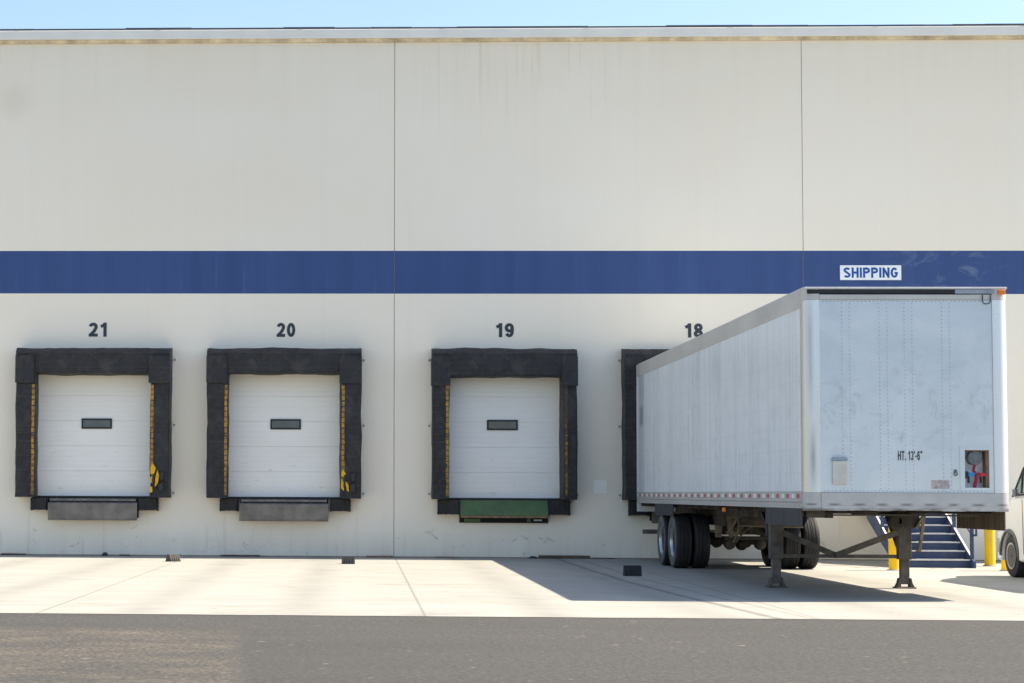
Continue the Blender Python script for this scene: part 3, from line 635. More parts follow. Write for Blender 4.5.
# rounded front corner posts
def corner(side):
    R = 0.13; pts = []; n = 10
    for k in range(n+1):
        a = math.pi/2*k/n; pts.append((R-R*math.cos(a), TL-R+R*math.sin(a)))
    out = [(0.0, 14.432)]+pts+[(0.212, TL)]
    inn = [(0.212, TL-0.025)]+[(R-(R-.025)*math.cos(math.pi/2*k/n), TL-R+(R-.025)*math.sin(math.pi/2*k/n)) for k in range(n, -1, -1)]+[(0.025, 14.432)]
    poly = [((u if side < 0 else TW-u), -v) for u, v in out+inn]
    m = MB(); m.prism(poly, 'z', 1.39, 3.885)
    for k in range(48):
        z = 1.45+k*0.05; u = 0.195 if side < 0 else TW-0.195; m.lathe([(0.008, 0), (0.005, -0.004)], (u, -TL-0.0005, z), 'y', 6)
    m.build('corner_post', M_['post'], TR, smooth=True)
    m = MB(); poly = [((u if side < 0 else TW-u), -v) for u, v in out]+[((0.212 if side < 0 else TW-0.212), -14.432)]
    m.prism([(p[0], p[1]) for p in poly], 'z', 1.15, 1.388); m.build('corner_casting', M_['bumperrail'], TR, smooth=True)
    m = MB(); m.prism(poly, 'z', 3.887, 4.034); m.build('corner_cap', M_['toprail'], TR, smooth=True)
corner(-1); corner(1)
GH = (2.05, 2.36, 1.456, 1.943)
m = MB(); m.wall_with_holes(0.214, TW-0.214, 1.39, 3.885, -TL+0.010, -TL+0.03, [GH])
nf = len(m.bm.faces)
for u in (0.50, 0.60, 0.98, 1.08, 1.30, 1.40, 1.78, 1.88):
    for k in range(48): m.lathe([(0.009, 0), (0.005, -0.005)], (u, -TL+0.0098, 1.44+k*0.051), 'y', 6)
for zz in (1.412, 3.868):
    for k in range(42): m.lathe([(0.010, 0), (0.005, -0.005)], (0.26+k*0.05, -TL+0.0098, zz), 'y', 6)
m.bm.faces.ensure_lookup_table()
for f in m.bm.faces[nf:]: f.material_index = 1
fp = m.build('front_panel', M_['front'], TR); fp.data.materials.append(M_['rivet'])
m = MB(); tb(m, 0.215, TW-0.215, TL-0.03, TL+0.002, 3.888, 3.955); m.build('front_top_rail', M_['toprail'], TR, bevel=0.004)
m = MB(); tb(m, 0.06, 1.95, TL-0.02, TL+0.006, 3.966, 4.020); m.build('front_header', M_['black'], TR, bevel=0.004)
m = MB(); tb(m, 1.952, TW-0.18, TL-0.02, TL+0.006, 3.966, 4.020); m.build('front_header', M_['galv'], TR, bevel=0.004)
m = MB(); tb(m, 0.02, TW-0.02, TL-0.1, TL+0.012, 4.024, 4.052); m.build('roof_lip', M_['nosing'], TR, bevel=0.006)
m = MB(); tb(m, 0.214, TW-0.214, TL-0.12, TL+0.006, 1.222, 1.387)
xx = 0.214
while xx < TW-0.22:
    L_ = random.uniform(0.10, 0.25); e = min(xx+L_, TW-0.214); tb(m, xx, e, TL-0.12, TL+0.004, 1.150+0.016*random.random()*(1 if 0.5 < xx < 2 else 0.4), 1.2205); xx = e
m.build('front_bottom_rail', M_['bumperrail'], TR)
for u in (0.11, TW-0.09):
    m = MB(); m.box(u-0.045, u+0.045, -TL-0.03, -TL+0.0, 3.955, 4.015) if u > 1 else m.box(u-0.03, u+0.03, -TL-0.012, -TL, 3.965, 4.01)
    m.build('marker_light', M_['amber'] if u > 1 else M_['black'], TR, bevel=0.008)
# gladhand recess
u0, u1, z0, z1 = GH
m = MB(); m.box(u0, u1, -TL+0.16, -TL+0.18, z0, z1); m.box(u0-0.02, u0, -TL+0.03, -TL+0.18, z0-0.02, z1+0.02); m.box(u0, u1, -TL+0.031, -TL+0.159, z0-0.02, z0-0.001); m.build('recess_liner', M_['boxwhite'], TR)
m = MB(); m.box(u1-0.035, u1+0.02, -TL+0.031, -TL+0.159, z0, z1); m.box(u0, u1-0.036, -TL+0.031, -TL+0.159, z1-0.012, z1+0.02); m.build('recess_edge', M_['brown'], TR)
m = MB(); m.wall_with_holes(1.987, 2.372+0.0, 1.42, 1.99, -TL+0.004, -TL+0.0095, [GH])
for k in range(9): 
    for zz in (1.435, 1.978): m.lathe([(0.008, 0), (0.005, -0.004)], (2.0+k*0.043, -TL+0.004, zz), 'y', 6)
m.build('surround_plate', M_['front'], TR)
m = MB(); m.lathe([(0.09, 0.11), (0.095, 0.0), (0.085, -0.015), (0.065, -0.018)], (2.195, -TL+0.05, 1.845), 'y', 20); m.box(2.13, 2.25, -TL+0.06, -TL+0.15, 1.77, 1.80); soc = m.build('socket', M_['socket'], TR, smooth=True)
m = MB(); m.tube([(2.195, -TL+0.06, 1.77), (2.18, -TL+0.05, 1.72), (2.175, -TL+0.06, 1.68), (2.21, -TL+0.05, 1.62)], 0.018, 8); m.build('hose', M_['hosered'], TR, smooth=True)
m = MB(); m.tube([(2.21, -TL+0.05, 1.64), (2.20, -TL+0.03, 1.55), (2.18, -TL+0.05, 1.46)], 0.024, 8); m.build('hose', M_['hosered'], TR, smooth=True)
m = MB(); m.box(2.10, 2.175, -TL+0.02, -TL+0.08, 1.60, 1.655); m.tube([(2.17, -TL+0.05, 1.64), (2.20, -TL+0.05, 1.635)], 0.018, 8); m.build('blue_gladhand', M_['blue'], TR, bevel=0.012)
m = MB(); m.tube([(2.22, -TL+0.05, 1.645), (2.25, -TL+0.05, 1.635)], 0.02, 8); m.box(2.245, 2.32, -TL+0.02, -TL+0.08, 1.605, 1.65); m.build('red_gladhand', M_['red'], TR, bevel=0.012)
m = MB(); m.box(2.065, 2.095, -TL+0.03, -TL+0.10, 1.58, 1.67); m.box(2.10, 2.12, -TL+0.04, -TL+0.08, 1.52, 1.60); m.box(2.255, 2.275, -TL+0.04, -TL+0.08, 1.52, 1.60); m.build('bracket', M_['black'], TR, bevel=0.004)
# document holder, sticker, hooks, height text
m = MB(); m.box(0.36, 0.545, -TL-0.018, -TL+0.009, 1.49, 1.80); dh = m.build('document_holder', M_['tan'], TR, bevel=0.012)
m = MB(); m.prism([(0.352, 1.80), (0.553, 1.80), (0.553, 1.825), (0.53, 1.846), (0.375, 1.846), (0.352, 1.825)], 'y', -TL-0.024, -TL+0.009); m.build('lid', M_['steelblue'], dh)
m = MB(); m.box(1.624, 1.852, -TL+0.006, -TL+0.0095, 1.442, 1.552); m.build('sticker', M_['sticker'], TR)
m = MB(); m.box(1.91, 1.95, -TL+0.002, -TL+0.0095, 1.66, 1.69); m.tube([(1.93+0.022*math.sin(a), -TL-0.002, 1.635+0.022*math.cos(a)) for a in [k*math.pi/4 for k in range(9)]], 0.007, 6); m.build('ring', M_['socket'], TR)
m = MB(); pts = [(2.30, 3.95), (2.30, 3.865), (2.315, 3.842), (2.35, 3.832), (2.385, 3.842), (2.40, 3.865), (2.40, 3.95)]; m.tube([(a, -TL-0.012, b) for a, b in pts], 0.006, 6); m.build('hook', M_['black'], TR)
text('HT. 13\'-6"', 'height_lettering', M_['numeral'], TR, (1.355, 1.868), 0.118, 0.31, -TL+0.0095, 0.003, 0.18, 0.13)
m = MB(); m.box(0.02, 0.036, -TL+0.10, -TL+0.09, 1.28, 1.36); m.build('sticker', M_['green'], TR)
# ribbed side plates under the rails
m = MB(); tb(m, -0.018, 0.004, 12.36, 14.45, 0.945, 1.176); tag(m.build('skirt_plate', M_['skirt'], TR), 'ribbed black plate under the left side rail near the nose')
m = MB(); tb(m, -0.018, 0.004, 2.45, 4.51, 0.962, 1.176); tag(m.build('skirt_plate', M_['skirt'], TR), 'ribbed black plate over the left rear wheels')
m = MB(); tb(m, TW-0.05, TW-0.028, 12.52, 14.43, 0.905, 1.176); tag(m.build('skirt_plate', M_['skirtb'], TR), 'ribbed plate under the right side rail, coloured brown as if lit from behind')
# floor frame
m = MB(); v = 0.2
while v < 14.2:
    tb(m, 0.055, TW-0.055, v, v+0.05, 1.115, 1.13); tb(m, 0.055, TW-0.055, v+0.02, v+0.03, 1.13, 1.235); v += 0.305
m.build('cross_members', M_['grime'], TR)
m = MB(); tb(m, 0.055, TW-0.055, 0.05, 14.45, 1.24, 1.26); m.build('floor', M_['grime'], TR)
m = MB()
for u in (0.72, TW-0.82): tb(m, u, u+0.10, 0.4, 8.4, 0.985, 1.112)
m.build('slider_rail', M_['grime'], TR)
m = MB()
for u in (0.74, TW-0.80): tb(m, u, u+0.06, 1.9, 5.3, 0.80, 0.98)
for v in (1.95, 3.55, 5.2): tb(m, 0.79, TW-0.79, v, v+0.08, 0.84, 0.96)
m.build('suspension_frame', M_['grime'], TR, bevel=0.004)
for v in (2.2, 3.5, 4.75):
    for u in (0.72, TW-0.81): m = MB(); m.prism([(-v-0.13, 0.80), (-v+0.13, 0.80), (-v+0.06, 0.58), (-v-0.06, 0.58)], 'x', u, u+0.09); m.build('spring_hanger', M_['grimelite'], TR)
for v in (2.94, 4.19):
    for u in (0.765, TW-0.765): 
        m = MB(); m.bar((u, -v+0.55, 0.66), (u, -v, 0.60), 0.075, 0.03); m.bar((u, -v, 0.60), (u, -v-0.55, 0.66), 0.075, 0.03); m.bar((u, -v+0.35, 0.63), (u, -v-0.35, 0.63), 0.07, 0.05); m.build('leaf_spring', M_['grime'], TR)
    m = MB(); m.tube([(0.5, -v, 0.5), (TW-0.5, -v, 0.5)], 0.065, 16); m.build('axle', M_['grime'], TR, smooth=True)
for v in (4.55, 3.3):
    for u in (1.0, 1.55): 
        m = MB(); m.lathe([(0.03, -0.16), (0.085, -0.14), (0.095, -0.02), (0.10, 0.0), (0.095, 0.02), (0.085, 0.13), (0.04, 0.16)], (u, -v, 0.45), 'y', 20); m.build('brake_chamber', M_['grime'], TR, smooth=True)
m = MB(); m.lathe([(0.06, -0.10), (0.10, -0.05), (0.10, 0.05), (0.06, 0.10)], (1.29, -4.19, 0.43), 'y', 18); m.build('axle_housing', M_['grime'], TR, smooth=True)
m = MB(); m.tube([(0.95, -5.9, 0.93), (1.75, -5.9, 0.93)], 0.12, 18); m.build('air_tank', M_['grime'], TR, smooth=True)
def wheel(u, v, out):
    # whole wheel: tyre with rim inside; out = -1 faces left
    prof_t = [(0.30, -0.125), (0.36, -0.142), (0.44, -0.145), (0.485, -0.130), (0.497, -0.105), (0.497, -0.072), (0.485, -0.070), (0.485, -0.062), (0.499, -0.060), (0.50, -0.022), (0.487, -0.020), (0.487, -0.012), (0.50, -0.010),
              (0.50, 0.010), (0.487, 0.012), (0.487, 0.020), (0.50, 0.022), (0.499, 0.060), (0.485, 0.062), (0.485, 0.070), (0.497, 0.072), (0.497, 0.105), (0.485, 0.130), (0.44, 0.145), (0.36, 0.142), (0.30, 0.125), (0.288, 0.0), (0.30, -0.125)]
    m = MB(); m.lathe(prof_t, (u, -v, 0.5), 'x', 56); t = m.build('tyre', M_['tyre'], TR, smooth=True)
    o = out
    if abs(u-TW/2) > 0.95:       # outer wheel of the pair: deep dish towards the outside
        m = MB(); m.lathe([(0.305, o*0.130), (0.292, o*0.136), (0.284, o*0.125), (0.279, o*0.085), (0.300, o*0.09), (0.305, o*0.130)], (u, -v, 0.5), 'x', 44); rm = m.build('rim', M_['rim'], t, smooth=True)
        m = MB(); m.lathe([(0.278, o*0.084), (0.262, o*-0.05), (0.257, o*-0.09), (0.20, o*-0.10), (0.165, o*-0.06), (0.12, o*-0.05), (0.115, o*0.06), (0.07, o*0.085), (0.02, o*0.085)], (u, -v, 0.5), 'x', 32); m.build('hub', M_['grime'], t, smooth=True)
        m = MB(); m.lathe([(0.310, o*0.140), (0.37, o*0.1465), (0.44, o*0.1485), (0.465, o*0.143)], (u, -v, 0.5), 'x', 56) if False else None
        m.lathe([(0.312, o*0.130), (0.312, o*0.140), (0.36, o*0.148), (0.43, o*0.151), (0.462, o*0.145), (0.462, o*0.130), (0.312, o*0.130)], (u, -v, 0.5), 'x', 56); m.build('sidewall', M_['sidewall'], t, smooth=True)
    else:
        m = MB(); m.lathe([(0.302, o*-0.05), (0.26, o*-0.06), (0.10, o*-0.08), (0.02, o*-0.08)], (u, -v, 0.5), 'x', 32); m.build('rim', M_['grime'], t, smooth=True)
for v in (2.94, 4.19):
    for u, o in ((0.165, -1), (0.50, -1), (TW-0.50, 1), (TW-0.165, 1)): wheel(u, v, o)
# rear bumper guard
m = MB(); tb(m, 0.10, TW-0.10, 0.02, 0.12, 0.54, 0.63)
for u in (0.55, TW-0.65): tb(m, u, u+0.09, 0.03, 0.10, 0.631, 1.0)
m.build('rear_guard', M_['leg'], TR, bevel=0.004)
# hoses
for pts, r in (([(0.92, -5.6, 1.08), (0.93, -5.5, 0.9), (0.86, -5.4, 0.72), (0.88, -5.3, 0.60), (0.97, -5.3, 0.62), (1.02, -5.3, 0.80), (1.0, -5.3, 1.0)], 0.018),
               ([(0.98, -5.0, 0.50), (1.05, -5.2, 0.72), (1.20, -5.4, 0.90), (1.45, -5.5, 0.94), (1.75, -5.5, 0.84), (1.95, -5.5, 0.82)], 0.018),
               ([(1.02, -5.0, 0.50), (1.14, -5.2, 0.70), (1.30, -5.4, 0.84), (1.6, -5.5, 0.86)], 0.014),
               ([(0.82, -6.2, 0.82), (1.2, -6.2, 0.81), (1.95, -6.2, 0.80)], 0.018), ([(1.0, -6.0, 1.08), (1.08, -6.0, 0.98), (1.18, -6.0, 0.86)], 0.014)):
    m = MB(); m.tube(pts, r, 8); m.build('air_hose', M_['hose'], TR, smooth=True)
for a, b, w, mt in (((0.82, -5.25, 1.1), (0.90, -5.25, 0.62), 0.08, 'grimelite'), ((0.80, -5.3, 0.68), (1.0, -5.3, 0.66), 0.05, 'grimelite'), ((1.2, -6.9, 1.06), (1.85, -6.9, 1.03), 0.05, 'grimelite'), ((0.78, -5.6, 1.0), (0.98, -5.6, 1.0), 0.12, 'grimelite')):
    m = MB(); m.bar(a, b, w); m.build('slider_stop', M_[mt], TR)
m = MB(); tb(m, 0.80, TW-0.80, 4.62, 4.66, 0.63, 1.10); m.build('frame_web', M_['grime'], TR)
m = MB(); tb(m, 0.85, TW-0.80, 4.86, 4.92, 0.54, 0.60); m.build('torque_bar', M_['grime'], TR)
for u in (1.02, 1.30, 1.58):
    m = MB(); tb(m, u, u+0.16, 4.70, 4.84, 0.64, 0.78); m.build('valve', M_['grime'], TR, bevel=0.02)
m = MB(); tb(m, -0.02, 0.01, 9.18, 9.36, 1.085, 1.15); m.build('marker_light', M_['amber'], TR, bevel=0.01)
# landing gear
for side, u0, u1, lab in ((-1, 0.262, 0.462, 'left'), (1, 2.12, 2.32, 'right')):
    c = (u0+u1)/2; v = 11.25
    m = MB(); tb(m, c-0.095, c+0.095, v-0.07, v+0.07, 0.42, 1.13); tb(m, c-0.13, c+0.13, v-0.09, v-0.072, 0.75, 1.12); lg = m.build('landing_leg', M_['leg'], TR, bevel=0.008)
    m = MB(); tb(m, c-0.062, c+0.062, v-0.055, v+0.055, 0.06, 0.419); m.build('inner_tube', M_['leg'], lg, bevel=0.006)
    m = MB(); tb(m, c-0.14, c+0.14, v-0.12, v+0.12, 0.0, 0.02)
    for s_ in (-1, 1): m.prism([(c+s_*0.066, 0.0205), (c+s_*0.13, 0.0205), (c+s_*0.10, 0.08), (c+s_*0.085, 0.15), (c+s_*0.066, 0.15)], 'y', -v-0.07, -v+0.07)
    m.tube([(c-0.11, -v, 0.09), (c+0.11, -v, 0.09)], 0.018, 8); m.build('sand_shoe', M_['leg'], lg, bevel=0.004)
    m = MB(); m.bar((c+0.04*side*-1, -v+0.08, 0.55), (c+0.02, -v+1.0, 1.10), 0.06, 0.05); m.build('rear_brace', M_['black'], TR)
m = MB(); m.bar((0.45, -11.25, 0.462), (2.13, -11.25, 0.462), 0.04, 0.052); m.build('cross_bar', M_['leg'], TR)
m = MB(); m.bar((0.46, -11.28, 0.80), (1.22, -11.28, 0.475), 0.03, 0.085); m.bar((1.22, -11.30, 0.475), (2.13, -11.30, 0.82), 0.03, 0.085); m.build('diagonal_brace', M_['leg'], TR)
m = MB(); m.tube([(0.46, -11.33, 1.10), (2.12, -11.33, 1.10)], 0.018, 8); m.build('cross_shaft', M_['grime'], TR)
m = MB(); m.lathe([(0.05, -0.06), (0.12, -0.05), (0.15, -0.0), (0.13, 0.05), (0.06, 0.07)], (2.10, -11.36, 0.98), 'y', 12); m.box(2.10, 2.40, -11.42, -11.325, 0.88, 1.12); m.build('gear_box', M_['grime'], TR, bevel=0.01)
m = MB(); m.bar((2.47, -11.42, 1.10), (2.39, -11.42, 0.54), 0.045, 0.045); m.bar((2.46, -11.45, 1.08), (2.345, -11.45, 0.88), 0.04, 0.04); m.tube([(2.34, -11.42, 0.56), (2.42, -11.42, 0.56)], 0.02, 8); m.build('crank_handle', M_['grimelite'], TR, bevel=0.006)
m = MB(); m.lathe([(0.45, 0.0), (0.45, 0.02), (0.1, 0.05)], (TW/2, -13.6, 1.09), 'z', 24); m.build('king_pin_plate', M_['grime'], TR)
m = MB(); tb(m, 0.06, 0.30, 14.3, 14.42, 1.06, 1.15); tb(m, 0.30, 2.3, 14.34, 14.36, 1.085, 1.105); m.build('air_line_bracket', M_['grime'], TR)

# ------------------------------------------------------------------ stair
ST = thing('steel_stair', 'blue steel stair with worn pale step edges climbing to the wall behind the trailer', 'stair', (0, 0, 0))
SX0, SX1, Y0, RUN, RISE, NS = 10.13, 11.46, -3.80, 0.29, 0.158, 8
ST.location = ((SX0+SX1)/2, Y0, 0)
def sb(m, x0, x1, y0, y1, z0, z1): m.box(x0-ST.location.x, x1-ST.location.x, y0-Y0, y1-Y0, z0, z1)
for i in range(NS-1):
    y = Y0+RUN*i; z = RISE*(i+1)
    m = MB(); sb(m, SX0+0.001, SX1-0.001, y, y+0.006, z-RISE+0.004, z-0.03); sb(m, SX0+0.001, SX1-0.001, y+0.006, y+RUN+0.004, z-0.03, z-0.004); s_ = m.build('step', M_['stairblue'], ST)
    m = MB(); sb(m, SX0+0.002, SX1-0.002, y-0.018, y+0.035, z-0.022, z+0.001); m.build('nosing', M_['nosing'], s_)
yt = Y0+RUN*(NS-1)
m = MB(); sb(m, SX0, SX1, yt, -0.02, 1.20, 1.262); sb(m, SX0, SX1, yt, yt+0.006, RISE*(NS-1), 1.20); m.build('landing', M_['stairblue'], ST)
for x_ in (SX0-0.045, SX1):
    m = MB(); X_ = x_-ST.location.x; k = RISE/RUN
    m.prism([(-0.20, 0.0), (0.05, 0.0), (yt-Y0, 1.262-0.36), (yt-Y0, 1.262+0.02), (-0.02, 0.185), (-0.20, 0.13)], 'x', X_, X_+0.045); sg = m.build('stringer', M_['stairblue'], ST)
    m = MB(); m.bar((X_+0.0225, -0.03, 0.20), (X_+0.0225, yt-Y0, 1.262+0.035), 0.034, 0.014); m.build('top_flange', M_['nosing'], sg)  # sunlit flange edge: its brightness is painted on with the pale nosing colour
    # handrail
    m = MB(); xr = X_+0.0225
    m.tube([(xr, -0.30, 0.62), (xr, -0.30, 1.08), (xr, 0.0, 1.08), (xr, yt-Y0, 2.18), (xr, -Y0-0.06, 2.18)], 0.021, 10)
    m.tube([(xr, -0.04, 0.62), (xr, yt-Y0, 1.72), (xr, -Y0-0.06, 1.72)], 0.017, 8)
    m.tube([(xr, -0.30, 0.62), (xr, -0.04, 0.62)], 0.021, 8)
    m.build('hand_rail', M_['stairblue'], ST, smooth=True)
    for yy, za, zb in ((-0.04, 0.0, 1.08), (1.0, 0.55, 1.62), (yt-Y0, 1.0, 2.18), (-Y0-0.06, 1.26, 2.18)):
        m = MB(); m.box(xr-0.028, xr+0.028, yy-0.028, yy+0.028, za, zb); m.build('rail_post', M_['stairblue'], ST)
for xx in (SX0+0.8, SX1-0.1): m = MB(); sb(m, xx, xx+0.07, -0.5, -0.43, 0, 1.2); m.build('landing_leg', M_['stairblue'], ST)

# ------------------------------------------------------------------ bollards
def bollard(x, y, h, lab):
    T = thing('bollard', lab, 'bollard', (x, y, 0), 'yellow bollards by the stair')
    m = MB(); m.lathe([(0.10, 0.0), (0.10, h-0.05), (0.092, h-0.02), (0.07, h), (0.02, h+0.012)], (0, 0, 0), 'z', 28); m.build('sleeve', M_['bollard'], T, smooth=True)
    m = MB(); m.lathe([(0.135, 0.0), (0.13, 0.015), (0.101, 0.02), (0.101, 0.0), (0.135, 0.0)], (0, 0, 0.001), 'z', 28); m.build('base_collar', M_['concrete'], T)
bollard(9.66, -5.18, 1.12, 'yellow bollard at the left foot of the blue stair, behind the trailer leg')
bollard(12.16, -2.80, 1.10, 'yellow bollard near the wall to the right of the blue stair')
bollard(11.70, -5.10, 1.10, 'yellow bollard standing just in front of the parked van bumper')

# ------------------------------------------------------------------ van (nose to the wall)
V = thing('cargo_van', 'white cargo van parked nose to the wall at the right edge', 'van', (10.83, -7.15, 0))
VW = 1.98
def arch(cy_, r=0.41, zc=0.36, n=14, zb=0.27):
    out = []
    for k in range(n+1):
        a = math.pi*(k/n); out.append((cy_+r*math.cos(a), zc+r*math.sin(a)))
    return [(cy_+r, zb)]+out+[(cy_-r, zb)]
# y: 0 front .. -5.7 rear
body = [(0.0, 0.30), (0.0, 0.62), (-0.03, 0.74), (-0.10, 0.98), (-0.28, 1.12), (-0.62, 1.28), (-0.80, 1.34), (-5.66, 1.34), (-5.70, 1.20), (-5.70, 0.34), (-5.60, 0.27)]
low = arch(-4.45)[::-1]+arch(-0.62)[::-1]
m = MB(); m.prism(body+low+[(-0.08, 0.27)], 'x', 0.0, VW); bd = m.build('body', M_['vanpaint'], V, bevel=0.05, seg=3, smooth=True)
# upper cabin: tapered
def loft(m, secs):
    rings = [[m.bm.verts.new(p) for p in s_] for s_ in secs]
    for a, b in zip(rings, rings[1:]):
        n_ = len(a)
        for k in range(n_): m.bm.faces.new((a[k], a[(k+1) % n_], b[(k+1) % n_], b[k]))
    m.bm.faces.new(list(reversed(rings[0]))); m.bm.faces.new(rings[-1])
m = MB(); loft(m, [[(0.02, -0.76, 1.32), (VW-0.02, -0.76, 1.32), (VW-0.02, -5.68, 1.32), (0.02, -5.68, 1.32)],
                   [(0.07, -1.42, 1.98), (VW-0.07, -1.42, 1.98), (VW-0.07, -5.66, 1.98), (0.07, -5.66, 1.98)],
                   [(0.14, -2.0, 2.42), (VW-0.14, -2.0, 2.42), (VW-0.14, -5.62, 2.42), (0.14, -5.62, 2.42)],
                   [(0.26, -2.3, 2.54), (VW-0.26, -2.3, 2.54), (VW-0.26, -5.5, 2.54), (0.26, -5.5, 2.54)]])
m.build('roof', M_['vanpaint'], V, bevel=0.04, seg=3, smooth=True)
for sx_, ss in ((0, 1), (VW, -1)):
    m = MB()
    a = lambda y, z, e=0.0: (sx_+ss*(0.012+(z-1.34)*0.078-e), y, z)
    # front quarter pane and door pane
    for q in ([(-0.86, 1.36), (-1.02, 1.385), (-1.36, 1.86), (-1.36, 1.90)], ):
        pass
    pane = [(-0.90, 1.375), (-1.22, 1.42), (-1.24, 1.74)]
    pane2 = [(-1.28, 1.42), (-2.15, 1.44), (-2.12, 1.90), (-1.52, 1.92), (-1.30, 1.78)]
    for pn in (pane, pane2):
        A = [m.bm.verts.new(a(y, z, 0.0)) for y, z in pn]; B = [m.bm.verts.new(a(y, z, 0.02)) for y, z in pn]
        n_ = len(pn)
        for k in range(n_): m.bm.faces.new((A[k], A[(k+1) % n_], B[(k+1) % n_], B[k]))
        m.bm.faces.new(A); m.bm.faces.new(list(reversed(B)))
    m.build('side_window', M_['vglass'], V)
    m = MB(); P = lambda y, z: a(y, z, 0.022)
    m.tube([P(-0.84, 1.345), P(-1.26, 1.80), P(-1.50, 1.96), P(-2.15, 1.94), P(-2.18, 1.42), P(-0.86, 1.36)], 0.016, 6); m.tube([P(-1.25, 1.40), P(-1.25, 1.78)], 0.02, 6); m.build('window_seal', M_['black'], V)
    m = MB(); m.box(*sorted((sx_-ss*0.02, sx_-ss*0.20)), -1.05, -0.93, 1.36, 1.62) ; m.bar((sx_, -1.05, 1.36), (sx_-ss*0.10, -1.0, 1.38), 0.05, 0.05)
    if ss < 0: m.build('mirror', M_['vantrim'], V, bevel=0.03)
    else:
        m.bm.free(); m = MB(); m.box(-0.03, 0.02, -1.03, -0.88, 1.355, 1.47); m.build('mirror', M_['vantrim'], V, bevel=0.01)
    m = MB(); m.box(*sorted((sx_-ss*0.004, sx_+ss*0.06)), -0.47, -0.06, 0.72, 0.98); m.build('headlight', M_['head'], V, bevel=0.03)
    for yc in (-0.62, -4.45):
        t = MB(); xw = sx_+ss*0.14; o_ = -ss
        t.lathe([(0.22, -0.10), (0.30, -0.115), (0.345, -0.10), (0.355, -0.06), (0.355, 0.06), (0.345, 0.10), (0.30, 0.115), (0.22, 0.10), (0.21, 0), (0.22, -0.10)], (xw, yc, 0.356), 'x', 40); w = t.build('tyre', M_['tyre'], V, smooth=True)
        r = MB(); r.lathe([(0.225, o_*0.105), (0.205, o_*0.09), (0.195, o_*0.05), (0.19, o_*0.02), (0.08, o_*0.04), (0.05, o_*0.085), (0.02, o_*0.09)], (xw, yc, 0.356), 'x', 32); r.build('rim', M_['vrim'], w, smooth=True); r = MB()
        for k in range(10):
            an = 2*math.pi*k/10; ca, sa = math.cos(an), math.sin(an); r.bar((xw+o_*0.075, yc+ca*0.06, 0.356+sa*0.06), (xw+o_*0.085, yc+ca*0.205, 0.356+sa*0.205), 0.045, 0.03, Vector((1, 0, 0)))
        r.lathe([(0.222, o_*0.108), (0.222, o_*0.118), (0.196, o_*0.112), (0.196, o_*0.10), (0.222, o_*0.108)], (xw, yc, 0.356), 'x', 32); r.lathe([(0.065, o_*0.06), (0.06, o_*0.10), (0.02, o_*0.105)], (xw, yc, 0.356), 'x', 16)
        r.build('wheel_spokes', M_['rim'], w, smooth=True)
        f = MB(); pts = [(sx_-ss*0.006, yc+0.425*math.cos(math.pi*k/12), 0.36+0.425*math.sin(math.pi*k/12)) for k in range(13)]; f.tube(pts, 0.022, 6); f.build('wheel_arch_trim', M_['vantrim'], V)
        f = MB(); f.box(*sorted((sx_+ss*0.26, sx_+ss*0.32)), yc-0.46, yc+0.46, 0.26, 0.83); f.build('wheel_well', M_['black'], V)
m = MB(); m.prism([(-0.006, -0.17), (-0.006, -0.02), (0.08, 0.05), (VW-0.08, 0.05), (VW+0.006, -0.02), (VW+0.006, -0.17)], 'z', 0.38, 0.66); m.build('front_bumper', M_['bumpgrey'], V, bevel=0.03)
m = MB(); m.box(0.02, VW-0.02, -5.78, -5.66, 0.38, 0.60); m.build('rear_bumper', M_['vantrim'], V, bevel=0.03)
m = MB(); m.prism([(-0.80, 1.375), (-0.84, 1.365), (-1.40, 1.925), (-1.36, 1.935)], 'x', 0.16, VW-0.16); m.build('windshield', M_['vglass'], V)
m = MB(); m.box(-0.004, 0.002, -1.75, -1.28, 1.10, 1.24); m.box(-0.004, 0.002, -1.70, -1.30, 1.00, 1.07); m.build('door_patch', M_['yellowpatch'], V)  # two pale yellow rectangles on the left front door
m = MB(); m.tube([(-0.004, -2.15, 1.30), (-0.004, -2.15, 0.40)], 0.006, 4); m.tube([(-0.004, -1.26, 1.30), (-0.004, -1.30, 0.40)], 0.006, 4); m.build('door_gap', M_['vantrim'], V)
m = MB(); m.box(0.30, VW-0.30, 0.002, 0.02, 0.70, 0.92); m.build('grille', M_['black'], V)
for x_ in (0.06, VW-0.16): m = MB(); m.box(x_, x_+0.10, -5.72, -5.69, 0.80, 1.25); m.build('tail_light', M_['red'], V)

# ------------------------------------------------------------------ small things on the ground
def chock(x, y, w, d, h, mat, lab, rz=0.0):
    T = thing('wheel_chock', lab, 'wheel chock', (x, y, 0), 'wheel chocks on the apron', rz)
    m = MB()
    m.prism([(-d/2, 0.0), (d/2, 0.0), (d*0.12, h), (-d*0.18, h)], 'x', -w/2, w/2); b = m.build('wedge', mat, T, bevel=0.006)
    m = MB()
    for k in range(5): xa = -w/2+w*(k+0.3)/5; m.bar((xa, -d/2-0.004+0.0, 0.02), (xa, -d*0.18-0.004, h-0.01), 0.014, 0.01)
    m.build('tread_rib', mat, T)
chock(-3.68, -3.05, 0.22, 0.28, 0.14, M_['chockgrey'], 'grey wedge wheel chock on the apron to the right of dock 21', 0.5)
chock(-0.25, -3.75, 0.25, 0.26, 0.15, M_['chockblack'], 'dark wedge wheel chock on the sunny apron to the right of dock 20', 0.03)
chock(4.50, -8.20, 0.285, 0.22, 0.175, M_['chockblack'], 'black block chock in the trailer shadow ahead of the rear wheels', 0.02)
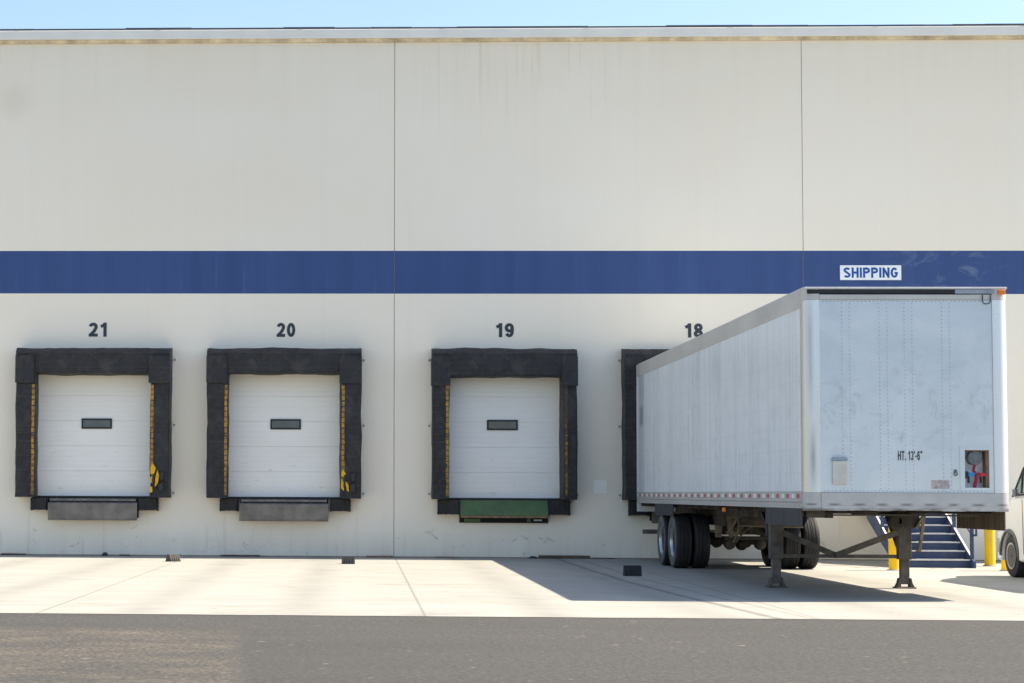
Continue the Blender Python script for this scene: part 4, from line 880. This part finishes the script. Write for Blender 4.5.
def board(x0, x1, h, lab, name='board', mat='wood', y=-0.09):
    T = MB(); n = 8; w = 0.09
    vs = []
    for k in range(n+1):
        t = k/n; x_ = -(x1-x0)/2+t*(x1-x0); j = noise.noise(Vector((x_*3, x0, 0)))*0.006; vs.append([T.bm.verts.new((x_, -w/2+j, 0)), T.bm.verts.new((x_, w/2+j, 0)), T.bm.verts.new((x_, w/2+j, h+j)), T.bm.verts.new((x_, -w/2+j, h+j))])
    for a, b in zip(vs, vs[1:]):
        for k in range(4): T.bm.faces.new((a[k], a[(k+1) % 4], b[(k+1) % 4], b[k]))
    T.bm.faces.new(vs[0][::-1]); T.bm.faces.new(vs[-1])
    o = T.build(name, M_[mat], bevel=0.004, loc=((x0+x1)/2, y, 0.001)); tag(o, lab, 'board', 'boards at the wall foot')
board(3.72, 4.79, 0.065, 'long dark brown board lying at the wall foot below dock 19')
board(-2.97, -2.15, 0.035, 'thin dark board lying at the wall foot below dock 20')
board(0.10, 0.66, 0.035, 'thin brown board at the wall foot beside the wall joint right of dock 20', mat='rust')
board(-7.64, -7.12, 0.035, 'thin dark board at the wall foot at the far left edge')
board(1.55, 1.98, 0.022, 'thin rusty strip at the wall foot under the left bumper of dock 19', mat='rust')
board(-5.12, -4.90, 0.03, 'short dark scrap lying at the wall foot under dock 21')
board(4.85, 5.30, 0.02, 'thin dark strip at the wall foot between the long board and the trailer')
def lump(x, r, h, lab):
    m = MB(); m.lathe([(r, 0), (r*0.95, h*0.35), (r*0.7, h*0.75), (r*0.3, h)], (0, 0, 0), 'z', 12)
    for v in m.bm.verts: v.co += Vector((noise.noise(v.co*9+Vector((x, 0, 0))), noise.noise(v.co*9+Vector((0, x, 0))), 0))*0.02
    tag(m.build('rubble_lump', M_['rubber'], loc=(x, -0.14, 0.001)), lab, 'rubble', 'lumps at the wall foot')
lump(3.60, 0.10, 0.05, 'small black lump at the wall foot beside the long brown board')
lump(-5.42, 0.065, 0.075, 'small black lump at the wall foot under dock 21')
